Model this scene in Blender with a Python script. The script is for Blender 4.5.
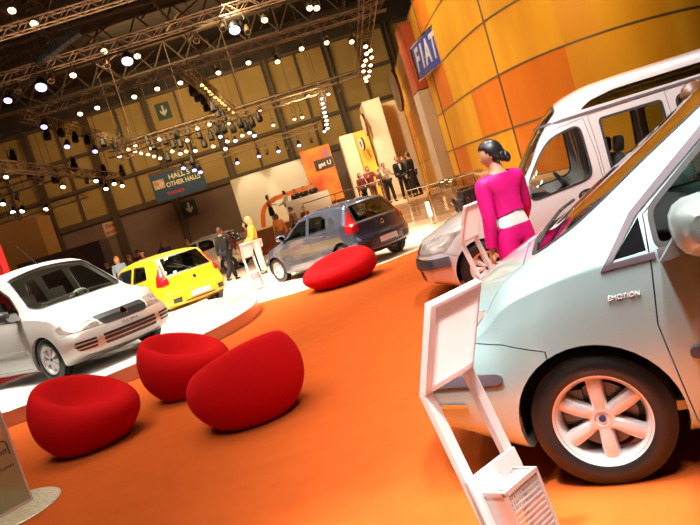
import bpy, bmesh, math, random
import numpy as np
from mathutils import Vector, Matrix
from mathutils.bvhtree import BVHTree
from mathutils.interpolate import poly_3d_calc
for _o in list(bpy.data.objects): bpy.data.objects.remove(_o)
SC = bpy.context.scene
COL = SC.collection
R = math.radians
# ---------------------------------------------------------------- camera
cam_d = bpy.data.cameras.new('camera'); cam = bpy.data.objects.new('camera', cam_d); COL.objects.link(cam)
cam_d.sensor_width = 36; cam_d.lens = 36.0; cam_d.clip_end = 300; cam_d.clip_start = 0.05
PITCH = math.atan(68.5/700)
cam.matrix_world = Matrix.Translation((0,0,1.58)) @ Matrix.Rotation(R(90)-PITCH, 4, 'X') @ Matrix.Rotation(R(-17), 4, 'Z')
SC.camera = cam
# ---------------------------------------------------------------- view + world
SC.view_settings.view_transform = 'Standard'; SC.view_settings.look = 'None'
SC.view_settings.exposure = 0.0; SC.view_settings.gamma = 1.0
SC.view_settings.use_curve_mapping = False
w = bpy.data.worlds.new('hall_air'); SC.world = w; w.use_nodes = True
w.node_tree.nodes['Background'].inputs[0].default_value = (1.0, .62, .38, 1)
w.node_tree.nodes['Background'].inputs[1].default_value = 0.10
SC.cycles.max_bounces = 8; SC.cycles.transparent_max_bounces = 24
SC.cycles.sample_clamp_indirect = 6; SC.cycles.caustics_reflective = False; SC.cycles.caustics_refractive = False
# ---------------------------------------------------------------- large lights (the rows of stand lamps in the trusses, plus added fills)
def area(name, loc, size, power, col=(1, .86, .70), target=None, sy=None):
    d = bpy.data.lights.new(name, 'AREA'); d.energy = power; d.color = col; d.size = size
    if sy: d.shape = 'RECTANGLE'; d.size_y = sy
    o = bpy.data.objects.new(name, d); COL.objects.link(o); o.location = loc
    t = Vector(target) if target else Vector((loc[0], loc[1], 0))
    o.rotation_euler = (t-Vector(loc)).to_track_quat('-Z', 'Y').to_euler()
    return o
def bank(name, loc, spread, power, col=(1, .86, .70), target=None, n=4, spread_deg=85):
    for i in range(n):
        a = 2*math.pi*i/n+.6
        p = (loc[0]+spread*math.cos(a), loc[1]+spread*math.sin(a)*.6, loc[2])
        o = area(name, p, .45, power/n, col, target); o.data.spread = R(spread_deg)
def spot(name, loc, target, power, ang=40, blend=.6, col=(1, .86, .70), r=.15):
    d = bpy.data.lights.new(name, 'SPOT'); d.energy = power; d.color = col; d.spot_size = R(ang); d.spot_blend = blend; d.shadow_soft_size = r
    o = bpy.data.objects.new(name, d); COL.objects.link(o); o.location = loc
    o.rotation_euler = (Vector(target)-Vector(loc)).to_track_quat('-Z', 'Y').to_euler()
    return o
WARM = (1, .84, .66)
bank('lamps_over_front_car', (1.0, 2.6, 6.2), 1.0, 185, (1, .97, .95), (1.7, 3.4, .8), spread_deg=60)
bank('lamps_over_front_aisle', (-1.6, 4.0, 7.2), 1.6, 10, WARM, (-.8, 3.4, 0))
bank('lamps_over_left_front', (-3.4, 3.6, 6.8), 1.2, 62, (1, .92, .82), (-2.4, 5.6, .3))
bank('lamps_over_seats', (-3.0, 8.5, 7.4), 2.0, 95, WARM, (-1.5, 7.5, 0))
bank('lamps_over_platform', (-5.0, 10.2, 7.0), 2.2, 620, (1, .93, .82), (-5.2, 12.0, 0))
bank('lamps_over_van', (1.6, 6.3, 7.2), 1.8, 360, (1, .92, .86), (3.0, 8.0, .8))
bank('lamps_over_hatchback', (-2.5, 15.0, 7.5), 2.4, 900, (1, .90, .74), (-2.0, 16.3, 0))
bank('lamps_over_left_stand', (-6.5, 20.0, 7.6), 3, 700, (1, .88, .70), (-6.5, 20.0, 0))
bank('lamps_over_right_floor', (2.2, 17.5, 7.6), 2.4, 230, WARM, (2.2, 17.5, 0))
bank('front_fill', (-.4, -.6, 8.6), 1.8, 70, (1, .93, .90), (1.2, 3.4, .7), spread_deg=60)  # added frontal fill above the camera, brightens the sides facing it
spot('pool_by_the_stand', (-.6, 1.3, 6.8), (-.15, 2.55, 0), 5000, 22, .9, (1, .97, .90), .12)
spot('pool_front_right', (.3, .0, 6.8), (.65, 1.9, 0), 2600, 20, .9, (1, .97, .90), .12)
spot('pool_before_the_van', (.2, 6.0, 7.2), (.75, 7.2, 0), 650, 36, 1.0, (1, .96, .90), .12)
spot('pool_mid_aisle', (-.5, 9, 7.4), (.6, 10.8, 0), 900, 40, 1.0, (1, .96, .90), .12)
bank('wash_on_panels', (2.6, 9.5, 8.2), 3.0, 175, (1, .80, .5), (7.2, 15.5, 3.6))
bank('wash_on_panels_left', (.2, 20.5, 8.0), 3.0, 290, (1, .80, .5), (4.8, 24, 3.2), spread_deg=140)
bank('wash_on_cream_walls', (.5, 33, 7.2), 1.6, 330, (1, .80, .5), (3.2, 41, 3.0))
bank('lamps_over_stage', (1.5, 27.5, 7.8), 3.0, 450, WARM, (2.5, 28, 0))
spot('backdrop_spot', (-4.5, 41.4, 6.2), (-4.25, 43.6, 2.6), 620, 46, .5, (1, .86, .6), .1)
spot('backdrop_spot', (-2.2, 41.4, 6.4), (-2.07, 43.6, 3.0), 620, 46, .5, (1, .86, .6), .1)
area('back_wall_fill', (-6, 38, 11.6), 9, 2300, (1, .72, .34), (-4, 50, 5))  # broad unseen fill added under the roof to brighten the far wall
area('back_wall_fill_left', (-22, 34, 11.6), 6, 350, (1, .58, .28), (-22, 50, 5))  # second added fill, for the left end of the far wall
area('roof_bounce', (-3, 20, 7.8), 8, 110, (1, .70, .42), (-3, 20, 14))
# ---------------------------------------------------------------- helpers
def tag(o, label=None, cat=None, group=None, kind=None):
    if label: o['label'] = label
    if cat: o['category'] = cat
    if group: o['group'] = group
    if kind: o['kind'] = kind
    return o
def empty(name, loc=(0, 0, 0), rz=0, **k):
    o = bpy.data.objects.new(name, None); COL.objects.link(o); o.location = loc; o.rotation_euler = (0, 0, rz)
    o.empty_display_size = .1
    return tag(o, **k)
def link(name, me, mats=None, parent=None, loc=None, rot=None, **k):
    o = bpy.data.objects.new(name, me); COL.objects.link(o)
    if mats is not None:
        me.materials.clear()
        for m in (mats if isinstance(mats, (list, tuple)) else [mats]): me.materials.append(m)
    if parent: o.parent = parent
    if loc is not None: o.location = loc
    if rot is not None: o.rotation_euler = rot
    return tag(o, **k)
def copy_tree(o, parent=None):
    c = o.copy(); COL.objects.link(c)
    if parent is not None: c.parent = parent
    for ch in [x for x in bpy.data.objects if x.parent == o]:
        d = ch.copy(); COL.objects.link(d); d.parent = c
        for g in [x for x in bpy.data.objects if x.parent == ch]:
            e = g.copy(); COL.objects.link(e); e.parent = d
    return c
class MB:
    """collects primitive shapes in one bmesh"""
    def __init__(s): s.bm = bmesh.new(); s.mi = 0
    def _tf(s, vs, M):
        bmesh.ops.transform(s.bm, matrix=M, verts=vs)
    def box(s, c, size, M=None, bev=0):
        r = bmesh.ops.create_cube(s.bm, size=1)
        bmesh.ops.transform(s.bm, matrix=Matrix.Translation(c) @ Matrix.Diagonal((*size, 1)), verts=r['verts'])
        vs = r['verts']
        fs = {f for v in vs for f in v.link_faces}
        if bev:
            es = list({e for v in vs for e in v.link_edges})
            rr = bmesh.ops.bevel(s.bm, geom=es, offset=bev, segments=2, affect='EDGES', profile=.5)
            vs = list({v for f in rr['faces'] for v in f.verts} | {v for v in vs if v.is_valid})
        for f in {f for v in vs if v.is_valid for f in v.link_faces}: f.material_index = s.mi
        if M: s._tf([v for v in vs if v.is_valid], M)
        return vs
    def tube(s, a, b, r, n=8, r2=None, caps=True):
        a, b = Vector(a), Vector(b); d = b-a
        if d.length < 1e-6: return
        rr = bmesh.ops.create_cone(s.bm, cap_ends=caps, segments=n, radius1=r, radius2=r if r2 is None else r2, depth=d.length)
        M = Matrix.Translation((a+b)/2) @ d.to_track_quat('Z', 'Y').to_matrix().to_4x4()
        s._tf(rr['verts'], M)
        for f in {f for v in rr['verts'] for f in v.link_faces}: f.material_index = s.mi
    def path(s, pts, r, n=8):
        for a, b in zip(pts[:-1], pts[1:]): s.tube(a, b, r, n)
        for p in pts[1:-1]: s.ball(p, (r, r, r), 8, 6)
    def ball(s, c, rad, u=16, v=10, M=None):
        rr = bmesh.ops.create_uvsphere(s.bm, u_segments=u, v_segments=v, radius=1)
        MM = Matrix.Translation(c) @ (M or Matrix.Identity(4)) @ Matrix.Diagonal((*rad, 1))
        s._tf(rr['verts'], MM)
        for f in {f for v in rr['verts'] for f in v.link_faces}: f.material_index = s.mi
    def lathe(s, prof, n=32, M=None, closed=False):
        """prof: list of (r,z) revolved about z"""
        rings = []; new = []
        for r, z in prof:
            if r < 1e-6:
                v = s.bm.verts.new((0, 0, z)); rings.append([v]); new.append(v)
            else:
                ring = [s.bm.verts.new((r*math.cos(2*math.pi*i/n), r*math.sin(2*math.pi*i/n), z)) for i in range(n)]
                rings.append(ring); new += ring
        seq = list(zip(rings[:-1], rings[1:])) + ([(rings[-1], rings[0])] if closed else [])
        for A, B in seq:
            for i in range(n):
                j = (i+1) % n
                if len(A) == 1 and len(B) == 1: continue
                if len(A) == 1: f = s.bm.faces.new((A[0], B[i], B[j]))
                elif len(B) == 1: f = s.bm.faces.new((A[i], B[0], A[j]))
                else: f = s.bm.faces.new((A[i], B[i], B[j], A[j]))
                f.material_index = s.mi
        if M: s._tf(new, M)
        return new
    def poly(s, pts, d, M=None):
        """extrude planar polygon (3d pts) by vector d"""
        n = len(pts); d = Vector(d)
        A = [s.bm.verts.new(p) for p in pts]; B = [s.bm.verts.new(Vector(p)+d) for p in pts]
        fs = [s.bm.faces.new(A), s.bm.faces.new(B[::-1])]
        for i in range(n): fs.append(s.bm.faces.new((A[i], B[i], B[(i+1) % n], A[(i+1) % n])))
        for f in fs: f.material_index = s.mi
        if M: s._tf(A+B, M)
        return A+B
    def sheet(s, rows, closed_v=False):
        """grid surface through rows of points"""
        V = [[s.bm.verts.new(p) for p in r] for r in rows]
        for a, b in zip(V[:-1], V[1:]):
            for i in range(len(a)-1 + (1 if closed_v else 0)):
                j = (i+1) % len(a)
                f = s.bm.faces.new((a[i], a[j], b[j], b[i])); f.material_index = s.mi
        return V
    def mesh(s, name='m', smooth=35, recalc=True):
        if recalc: bmesh.ops.recalc_face_normals(s.bm, faces=s.bm.faces)
        me = bpy.data.meshes.new(name); s.bm.to_mesh(me); s.bm.free()
        if smooth:
            for p in me.polygons: p.use_smooth = True
            me.set_sharp_from_angle(angle=R(smooth))
        return me
    def build(s, name, mats, parent=None, loc=None, rot=None, smooth=35, **k):
        return link(name, s.mesh(name, smooth), mats, parent, loc, rot, **k)
# ---------------------------------------------------------------- materials
def mat(name, col, rough=.5, metal=0, coat=0, emis=None, estr=0, spec=.5, alpha=None):
    m = bpy.data.materials.new(name); m.use_nodes = True
    b = m.node_tree.nodes['Principled BSDF']
    b.inputs['Base Color'].default_value = (*col, 1); b.inputs['Roughness'].default_value = rough
    b.inputs['Metallic'].default_value = metal; b.inputs['Coat Weight'].default_value = coat
    b.inputs['Coat Roughness'].default_value = .03
    b.inputs['Specular IOR Level'].default_value = spec
    if emis: b.inputs['Emission Color'].default_value = (*emis, 1); b.inputs['Emission Strength'].default_value = estr
    return m
def noisy(m, col2, scale=20, detail=3, fac=.5, bump=0, coord='Object', stretch=None, bscale=None):
    """mix a second colour in by noise, add bump"""
    nt = m.node_tree; b = nt.nodes['Principled BSDF']; c1 = tuple(b.inputs['Base Color'].default_value)
    tc = nt.nodes.new('ShaderNodeTexCoord'); mp = nt.nodes.new('ShaderNodeMapping')
    nt.links.new(tc.outputs[coord], mp.inputs[0])
    if stretch: mp.inputs['Scale'].default_value = stretch
    n = nt.nodes.new('ShaderNodeTexNoise'); n.inputs['Scale'].default_value = scale; n.inputs['Detail'].default_value = detail
    nt.links.new(mp.outputs[0], n.inputs['Vector'])
    mx = nt.nodes.new('ShaderNodeMix'); mx.data_type = 'RGBA'
    mr = nt.nodes.new('ShaderNodeMapRange'); mr.inputs[1].default_value = .35; mr.inputs[2].default_value = .65; mr.inputs[4].default_value = fac
    nt.links.new(n.outputs['Fac'], mr.inputs[0]); nt.links.new(mr.outputs[0], mx.inputs['Factor'])
    mx.inputs['A'].default_value = c1; mx.inputs['B'].default_value = (*col2, 1)
    nt.links.new(mx.outputs['Result'], b.inputs['Base Color'])
    if bump:
        n2 = nt.nodes.new('ShaderNodeTexNoise'); n2.inputs['Scale'].default_value = bscale or scale*4
        nt.links.new(mp.outputs[0], n2.inputs['Vector'])
        bp = nt.nodes.new('ShaderNodeBump'); bp.inputs['Strength'].default_value = bump; bp.inputs['Distance'].default_value = .01
        nt.links.new(n2.outputs['Fac'], bp.inputs['Height']); nt.links.new(bp.outputs[0], b.inputs['Normal'])
    return m
def glass(name, tint=(.55, .62, .58), refl=1.0, rough=.01):
    m = bpy.data.materials.new(name); m.use_nodes = True; nt = m.node_tree; nt.nodes.clear()
    out = nt.nodes.new('ShaderNodeOutputMaterial'); mix = nt.nodes.new('ShaderNodeMixShader')
    tr = nt.nodes.new('ShaderNodeBsdfTransparent'); tr.inputs[0].default_value = (*tint, 1)
    gl = nt.nodes.new('ShaderNodeBsdfGlossy'); gl.inputs['Roughness'].default_value = rough
    fr = nt.nodes.new('ShaderNodeLayerWeight'); fr.inputs[0].default_value = .5
    pw = nt.nodes.new('ShaderNodeMath'); pw.operation = 'POWER'; pw.inputs[1].default_value = 4.5
    mu = nt.nodes.new('ShaderNodeMath'); mu.operation = 'MULTIPLY_ADD'; mu.inputs[1].default_value = .95; mu.inputs[2].default_value = .045*refl
    nt.links.new(fr.outputs['Facing'], pw.inputs[0]); nt.links.new(pw.outputs[0], mu.inputs[0]); nt.links.new(mu.outputs[0], mix.inputs[0])
    nt.links.new(tr.outputs[0], mix.inputs[1]); nt.links.new(gl.outputs[0], mix.inputs[2]); nt.links.new(mix.outputs[0], out.inputs[0])
    return m
M_black = mat('black_plastic', (.02, .018, .018), .45)
M_trim = mat('grey_plastic', (.09, .07, .08), .4)
M_rubber = noisy(mat('tyre_rubber', (.010, .009, .009), .36), (.016, .014, .013), 30, 3, .6)
M_alloy = mat('alloy_wheel', (.84, .78, .76), .3, .35, .5)
M_chrome = mat('chrome', (.85, .83, .82), .08, 1)
M_dark = mat('dark_lining', (.012, .010, .010), .8)
M_seatg = noisy(mat('seat_cloth', (.10, .09, .10), .9), (.16, .15, .15), 60, 3, .6)
M_lightin = mat('pale_cabin_cloth', (.55, .50, .45), .8)
M_wind = glass('car_glass', (.62, .67, .64), 1.6)
M_blackglass = mat('black_glass', (.006, .006, .007), .06)
M_clear = glass('clear_car_glass', (.93, .96, .94), 1.4)
M_red_lens = mat('red_lamp_lens', (.42, .008, .012), .2, 0, .3)
M_lamp = noisy(mat('lamp_reflector', (.80, .72, .66), .15, .6), (.48, .36, .30), 14, 3, .9)
M_white = mat('white_lacquer', (.86, .80, .78), .3)
M_plate = mat('plate_plain', (.8, .78, .75), .4)
M_orangelens = mat('amber_lens', (.8, .25, .03), .15, 0, .5)
# ---------------------------------------------------------------- text
def text(name, body, size, m, parent, M, extrude=.004, bold=False, shear=0, sx=1):
    c = bpy.data.curves.new(name, 'FONT'); c.body = body; c.size = size; c.extrude = extrude; c.shear = shear
    c.align_x = 'CENTER'; c.align_y = 'CENTER'
    if bold: c.offset = size*.025
    tmp = bpy.data.objects.new(name, c); COL.objects.link(tmp)
    dg = bpy.context.evaluated_depsgraph_get(); me = bpy.data.meshes.new_from_object(tmp.evaluated_get(dg))
    bpy.data.objects.remove(tmp)
    me.transform(M @ Matrix.Diagonal((sx, 1, 1, 1)))
    me.materials.clear()
    return link(name, me, m, parent)
def face_matrix(p, right, up):
    r = Vector(right).normalized(); u = Vector(up).normalized(); n = r.cross(u)
    m = Matrix((r, u, n)).transposed().to_4x4(); m.translation = p
    return m
# ---------------------------------------------------------------- cars
def pchip(pts):
    xs = np.array([p[0] for p in pts], float); ys = np.array([p[1] for p in pts], float)
    if len(xs) == 1: return lambda x: float(ys[0])
    h = np.diff(xs); d = np.diff(ys)/h; m = np.zeros(len(xs))
    for i in range(1, len(xs)-1):
        if d[i-1]*d[i] > 0:
            w1 = 2*h[i]+h[i-1]; w2 = h[i]+2*h[i-1]; m[i] = (w1+w2)/(w1/d[i-1]+w2/d[i])
    m[0] = d[0]; m[-1] = d[-1]
    def f(x):
        x = min(max(x, xs[0]), xs[-1]); i = min(int(np.searchsorted(xs, x, 'right'))-1, len(h)-1)
        t = (x-xs[i])/h[i]
        return float((2*t**3-3*t*t+1)*ys[i]+(t**3-2*t*t+t)*h[i]*m[i]+(-2*t**3+3*t*t)*ys[i+1]+(t**3-t*t)*h[i]*m[i+1])
    return f
def cv(v): return pchip(v) if isinstance(v, (list, tuple)) else (lambda x: v)
def chaikin(p, n):
    for _ in range(n):
        q = [p[0]]
        for a, b in zip(p[:-1], p[1:]):
            q.append((a[0]*.75+b[0]*.25, a[1]*.75+b[1]*.25)); q.append((a[0]*.25+b[0]*.75, a[1]*.25+b[1]*.75))
        q.append(p[-1]); p = q
    return p
def sstep(t): t = min(max(t, 0), 1); return t*t*(3-2*t)
def offset_poly(P, d):
    """offset a polygon outwards by d (mitre joins)"""
    n = len(P); A = sum(P[i][0]*P[(i+1) % n][1]-P[(i+1) % n][0]*P[i][1] for i in range(n)); sg = 1 if A > 0 else -1
    out = []
    for i in range(n):
        p0, p1, p2 = Vector(P[i-1]), Vector(P[i]), Vector(P[(i+1) % n])
        e1 = (p1-p0).normalized(); e2 = (p2-p1).normalized()
        n1 = Vector((e1.y, -e1.x))*sg; n2 = Vector((e2.y, -e2.x))*sg
        b = (n1+n2); L = b.length
        if L < .2: out.append(tuple(p1+n1*d)); continue
        b /= L; out.append(tuple(p1+b*(d/max(b.dot(n1), .4))))
    return out
def round_poly(P, it=2):
    """round the corners of a polygon with a fixed radius"""
    r = .045*it; n = len(P); out = []
    for i in range(n):
        a, b, c = Vector(P[i-1]), Vector(P[i]), Vector(P[(i+1) % n])
        d1 = min(r, (a-b).length*.42); d2 = min(r, (c-b).length*.42)
        p, q = b+(a-b).normalized()*d1, b+(c-b).normalized()*d2
        for t in (0, .25, .5, .75, 1): out.append(tuple(p*(1-t)**2+b*2*t*(1-t)+q*t*t))
    return out
def prism(P, axis, lo, hi, mi=1):
    bm = bmesh.new(); n = len(P)
    def mk(p, t):
        return {'y': (p[0], t, p[1]), 'z': (p[0], p[1], t), 'x': (t, p[0], p[1])}[axis]
    A = [bm.verts.new(mk(p, lo)) for p in P]; B = [bm.verts.new(mk(p, hi)) for p in P]
    bm.faces.new(A); bm.faces.new(B[::-1])
    for i in range(n): bm.faces.new((A[i], B[i], B[(i+1) % n], A[(i+1) % n]))
    bmesh.ops.recalc_face_normals(bm, faces=bm.faces)
    bmesh.ops.triangulate(bm, faces=[f for f in bm.faces if len(f.verts) > 4])
    for f in bm.faces: f.material_index = mi
    me = bpy.data.meshes.new('prism'); bm.to_mesh(me); bm.free()
    return me
def disc_poly(cx, cz, r, n=40): return [(cx+r*math.cos(2*math.pi*i/n), cz+r*math.sin(2*math.pi*i/n)) for i in range(n)]
_ma = [mat('slot_a', (1, 1, 1)), mat('slot_b', (0, 0, 0))]
def mbool(A, B, op):
    for m in (A, B):
        while len(m.materials) < 2: m.materials.append(_ma[len(m.materials)])
    a = bpy.data.objects.new('ba', A); b = bpy.data.objects.new('bb', B)
    COL.objects.link(a); COL.objects.link(b)
    md = a.modifiers.new('b', 'BOOLEAN'); md.object = b; md.operation = op; md.solver = 'MANIFOLD'
    dg = bpy.context.evaluated_depsgraph_get()
    me = bpy.data.meshes.new_from_object(a.evaluated_get(dg))
    bpy.data.objects.remove(a); bpy.data.objects.remove(b)
    return me
class Car:
    def __init__(s, spec):
        s.p = spec; s.L = spec['L']; s.W = spec['W']/2
        s.base = s.surface(0); s.cache = {}
        bm = bmesh.new(); bm.from_mesh(s.base); s.bvh = BVHTree.FromBMesh(bm); s.bm = bm
        bm.verts.ensure_lookup_table(); bm.faces.ensure_lookup_table(); bm.normal_update()
    def warp(s, x, y, z):
        p = s.p; D = p.get('D', .8); k = min(abs(y)/s.W, 1.05)
        if x < D:
            F = s.fa(z)+p['fb']*k**p.get('fp', 3); x = x+(1-sstep(x/D))*F
        if x > s.L-D:
            F = s.ra(z)+p['rb']*k**p.get('rp', 3); x = x-(1-sstep((s.L-x)/D))*F
        return x
    def surface(s, off):
        p = s.p; s.fa = cv(p['fa']); s.ra = cv(p['ra'])
        f = {k: cv(p[k]) for k in ('zb', 'wb', 'zm', 'wm', 'zs', 'ws', 'zr', 'wr', 'zt')}
        xs = sorted(set([round(v, 4) for v in list(np.arange(0, s.L, .055))+[s.L, .02, s.L-.02]]))
        secs = []
        for x in xs:
            g = {k: f[k](x) for k in f}
            zb, wb, zm, wm, zs, ws, zr, wr, zt = (g[k] for k in ('zb', 'wb', 'zm', 'wm', 'zs', 'ws', 'zr', 'wr', 'zt'))
            l = lambda a, b, t: a+(b-a)*t
            P = [(0, zb-.03), (wb*.8, zb-.01), (wb, zb), (l(wb, wm, .7), l(zb, zm, .3)), (wm, zm), (l(wm, ws, .35), l(zm, zs, .6)),
                 (ws, zs-.015), (l(ws, wr, .04), l(zs, zr, .05)), (l(ws, wr, .5), l(zs, zr, .52)), (l(ws, wr, .93), l(zs, zr, .95)), (wr*.985, zr+.2*(zt-zr)),
                 (wr*.8, l(zr, zt, .55)), (wr*.4, l(zr, zt, .93)), (0, zt)]
            secs.append(chaikin(P, 2))
        n = len(secs[0]); bm = bmesh.new(); m = 14
        def V(x, y, z): return bm.verts.new((s.warp(x, y, z), y, z))
        rings = []
        for x, sc in zip(xs, secs):
            # left (y>0) bottom->top, then right top->bottom
            left = [V(x, y, z) for y, z in sc]; right = [V(x, -y, z) for y, z in sc[1:-1]]
            rings.append((left, [left[0]]+right+[left[-1]]))
        for (l1, r1), (l2, r2) in zip(rings[:-1], rings[1:]):
            for i in range(n-1):
                bm.faces.new((l1[i], l2[i], l2[i+1], l1[i+1])); bm.faces.new((r1[i+1], r2[i+1], r2[i], r1[i]))
        for ring, x, sc, flip in ((rings[0], 0, secs[0], False), (rings[-1], s.L, secs[-1], True)):
            L_, R_ = ring; rows = []
            for i in range(n):
                if i in (0, n-1): rows.append([L_[i]]*(m+1)); continue
                y, z = sc[i]
                rows.append([L_[i]]+[V(x, y*(1-2*j/m), z) for j in range(1, m)]+[R_[i]])
            for i in range(n-1):
                for j in range(m):
                    q = [rows[i][j], rows[i+1][j], rows[i+1][j+1], rows[i][j+1]]
                    u = []
                    for v in q:
                        if v not in u: u.append(v)
                    if len(u) > 2: bm.faces.new(u)
        bmesh.ops.recalc_face_normals(bm, faces=bm.faces)
        if bm.calc_volume(signed=True) < 0: bmesh.ops.reverse_faces(bm, faces=bm.faces)
        bm.normal_update()
        if off:
            ns = [v.normal.copy() for v in bm.verts]
            for v, nn in zip(bm.verts, ns): v.co += nn*off
        me = bpy.data.meshes.new('surf'); bm.to_mesh(me); bm.free()
        return me
    def S(s, off, mi=0):
        if off not in s.cache: s.cache[off] = s.surface(off)
        me = s.cache[off].copy()
        if mi:
            me.polygons.foreach_set('material_index', [mi]*len(me.polygons))
        return me
    def slab(s, out, inn): return mbool(s.S(out), s.S(inn, 1), 'DIFFERENCE')
    def patch(s, P, axis, lo, hi, out=.006, inn=-.02, base=None):
        k = ('slab', out, inn)
        if base is None:
            if k not in s.cache: s.cache[k] = s.slab(out, inn)
            base = s.cache[k]
        return mbool(base.copy(), prism(P, axis, lo, hi), 'INTERSECT')
    def finish(s, me, tol=.75):
        """smooth shading with normals taken from the smooth base surface"""
        for p in me.polygons: p.use_smooth = True
        bm = s.bm; vn = [None]*len(me.loops)
        cache = {}
        for p in me.polygons:
            pn = p.normal
            for li in p.loop_indices:
                vi = me.loops[li].vertex_index
                if vi not in cache:
                    co = me.vertices[vi].co; h = s.bvh.find_nearest(co)
                    if h[0] is None: cache[vi] = None
                    else:
                        fc = bm.faces[h[2]]; ws = poly_3d_calc([v.co for v in fc.verts], h[0]); nn = Vector((0, 0, 0))
                        for wt, v in zip(ws, fc.verts): nn += v.normal*wt
                        cache[vi] = (nn.normalized() if nn.length > .1 else None)
                c = cache[vi]
                if c is not None and c.dot(pn) > tol: vn[li] = c
                elif c is not None and c.dot(pn) < -tol: vn[li] = -c
                else: vn[li] = pn.copy()
        me.normals_split_custom_set(vn)
        return me
    def front(s, y, z):
        h = s.bvh.ray_cast(Vector((-3, y, z)), Vector((1, 0, 0))); return h[0]
    def cast(s, o, d):
        h = s.bvh.ray_cast(Vector(o), Vector(d)); return h[0], h[1]
def wheel_meshes(r, wdt, rim_r, spokes, style):
    """wheel with its axis along +y = outer face; returns dict of meshes"""
    out = {}
    hw = wdt/2; T = MB()
    prof = []
    sw = [(rim_r-.006, -hw*.8), (rim_r+.012, -hw*.92), (rim_r+(r-rim_r)*.45, -hw*1.02), (r-.03, -hw*.93), (r-.008, -hw*.8)]
    prof += sw
    ng = 4
    for i in range(ng):
        a = -hw*.74+i*(hw*1.48)/ng; b = a+hw*1.48/ng
        prof += [(r, a+.002), (r, b-.011), (r-.009, b-.009), (r-.009, b-.002)]
    prof += [(r, hw*.76)]
    prof += [(q, -z) for q, z in sw[::-1]]
    Mx = Matrix.Rotation(R(-90), 4, 'X')
    T.lathe(prof, 64, Mx, closed=True)
    out['tyre'] = T.mesh('tyre', 40)
    B = MB()
    B.lathe([(rim_r-.004, -hw*.8), (rim_r-.02, -hw*.6), (rim_r-.03, 0), (rim_r-.022, hw*.55), (rim_r-.004, hw*.82), (rim_r+.006, hw*.88), (rim_r+.006, hw*.78), (rim_r-.012, 0), (rim_r-.004, -hw*.82)], 64, Mx, closed=True)
    face = hw*.62
    B.lathe([(0, face*.2), (rim_r*.26, face*.2), (rim_r*.3, face*.75), (rim_r*.27, face*.95), (rim_r*.17, face*1.0), (rim_r*.15, face*.86), (0, face*.86)], 40, Mx)
    for i in range(spokes):
        a = 2*math.pi*i/spokes
        Rm = Matrix.Rotation(a, 4, 'Y')
        if style == 'alloy':
            w0, w1 = rim_r*.16, rim_r*.19
        else:
            w0, w1 = rim_r*.10, rim_r*.26
        r0, r1 = rim_r*.18, rim_r*.95
        rows = []
        for t in (0, .25, .5, .75, 1):
            rr = r0+(r1-r0)*t; ww = w0+(w1-w0)*t; d = face*(.9+.12*math.sin(t*math.pi)) if style == 'alloy' else face*(1.0-.1*t)
            rows.append([(-ww, d-.035, rr), (-ww*.85, d-.006, rr), (-ww*.5, d+.004, rr), (ww*.5, d+.004, rr), (ww*.85, d-.006, rr), (ww, d-.035, rr)])
        V = B.sheet(rows, closed_v=True)
        B.bm.faces.new(V[0]); B.bm.faces.new(V[-1])
        bmesh.ops.transform(B.bm, matrix=Rm, verts=[v for r_ in V for v in r_])
    out['rim'] = B.mesh('rim', 40)
    C = MB()
    cr_ = .075 if style == 'alloy' else .12
    C.lathe([(0, face*1.02), (rim_r*cr_*.85, face*1.02), (rim_r*cr_, face*.98), (rim_r*cr_, face*.8), (0, face*.8)], 32, Mx)
    out['cap'] = C.mesh('cap', 40)
    D = MB(); D.lathe([(0, -.02), (rim_r*.72, -.02), (rim_r*.72, .0), (rim_r*.4, .0), (rim_r*.4, .01), (0, .01)], 40, Mx)
    D.box((rim_r*.55, -.005, rim_r*.3), (.10, .05, .14))
    out['disc'] = D.mesh('disc', 40)
    return out
M_disc = mat('brake_disc', (.16, .15, .15), .4, .8)
M_cap = mat('badge_blue', (.02, .03, .12), .3)
def add_wheel(parent, W, loc, side, rim_m, capm=None, steer=0):
    rot = (0, 0, (math.pi if side < 0 else 0)+steer)
    t = link('wheel', W['tyre'], M_rubber, parent, loc, rot)
    link('rim', W['rim'], rim_m, t); link('hub_cap', W['cap'], capm or M_cap, t); link('brake_disc', W['disc'], M_disc, t)
    return t
def seat_mesh(h=1.0):
    b = MB()
    b.box((0, 0, .0), (.5, .5, .14), bev=.04)
    b.box((.27, 0, .34), (.12, .48, .62), Matrix.Rotation(R(12), 4, 'Y'), bev=.045)
    b.box((.30, 0, .74), (.09, .26, .18), Matrix.Rotation(R(12), 4, 'Y'), bev=.035)
    return b.mesh('seat')
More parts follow.
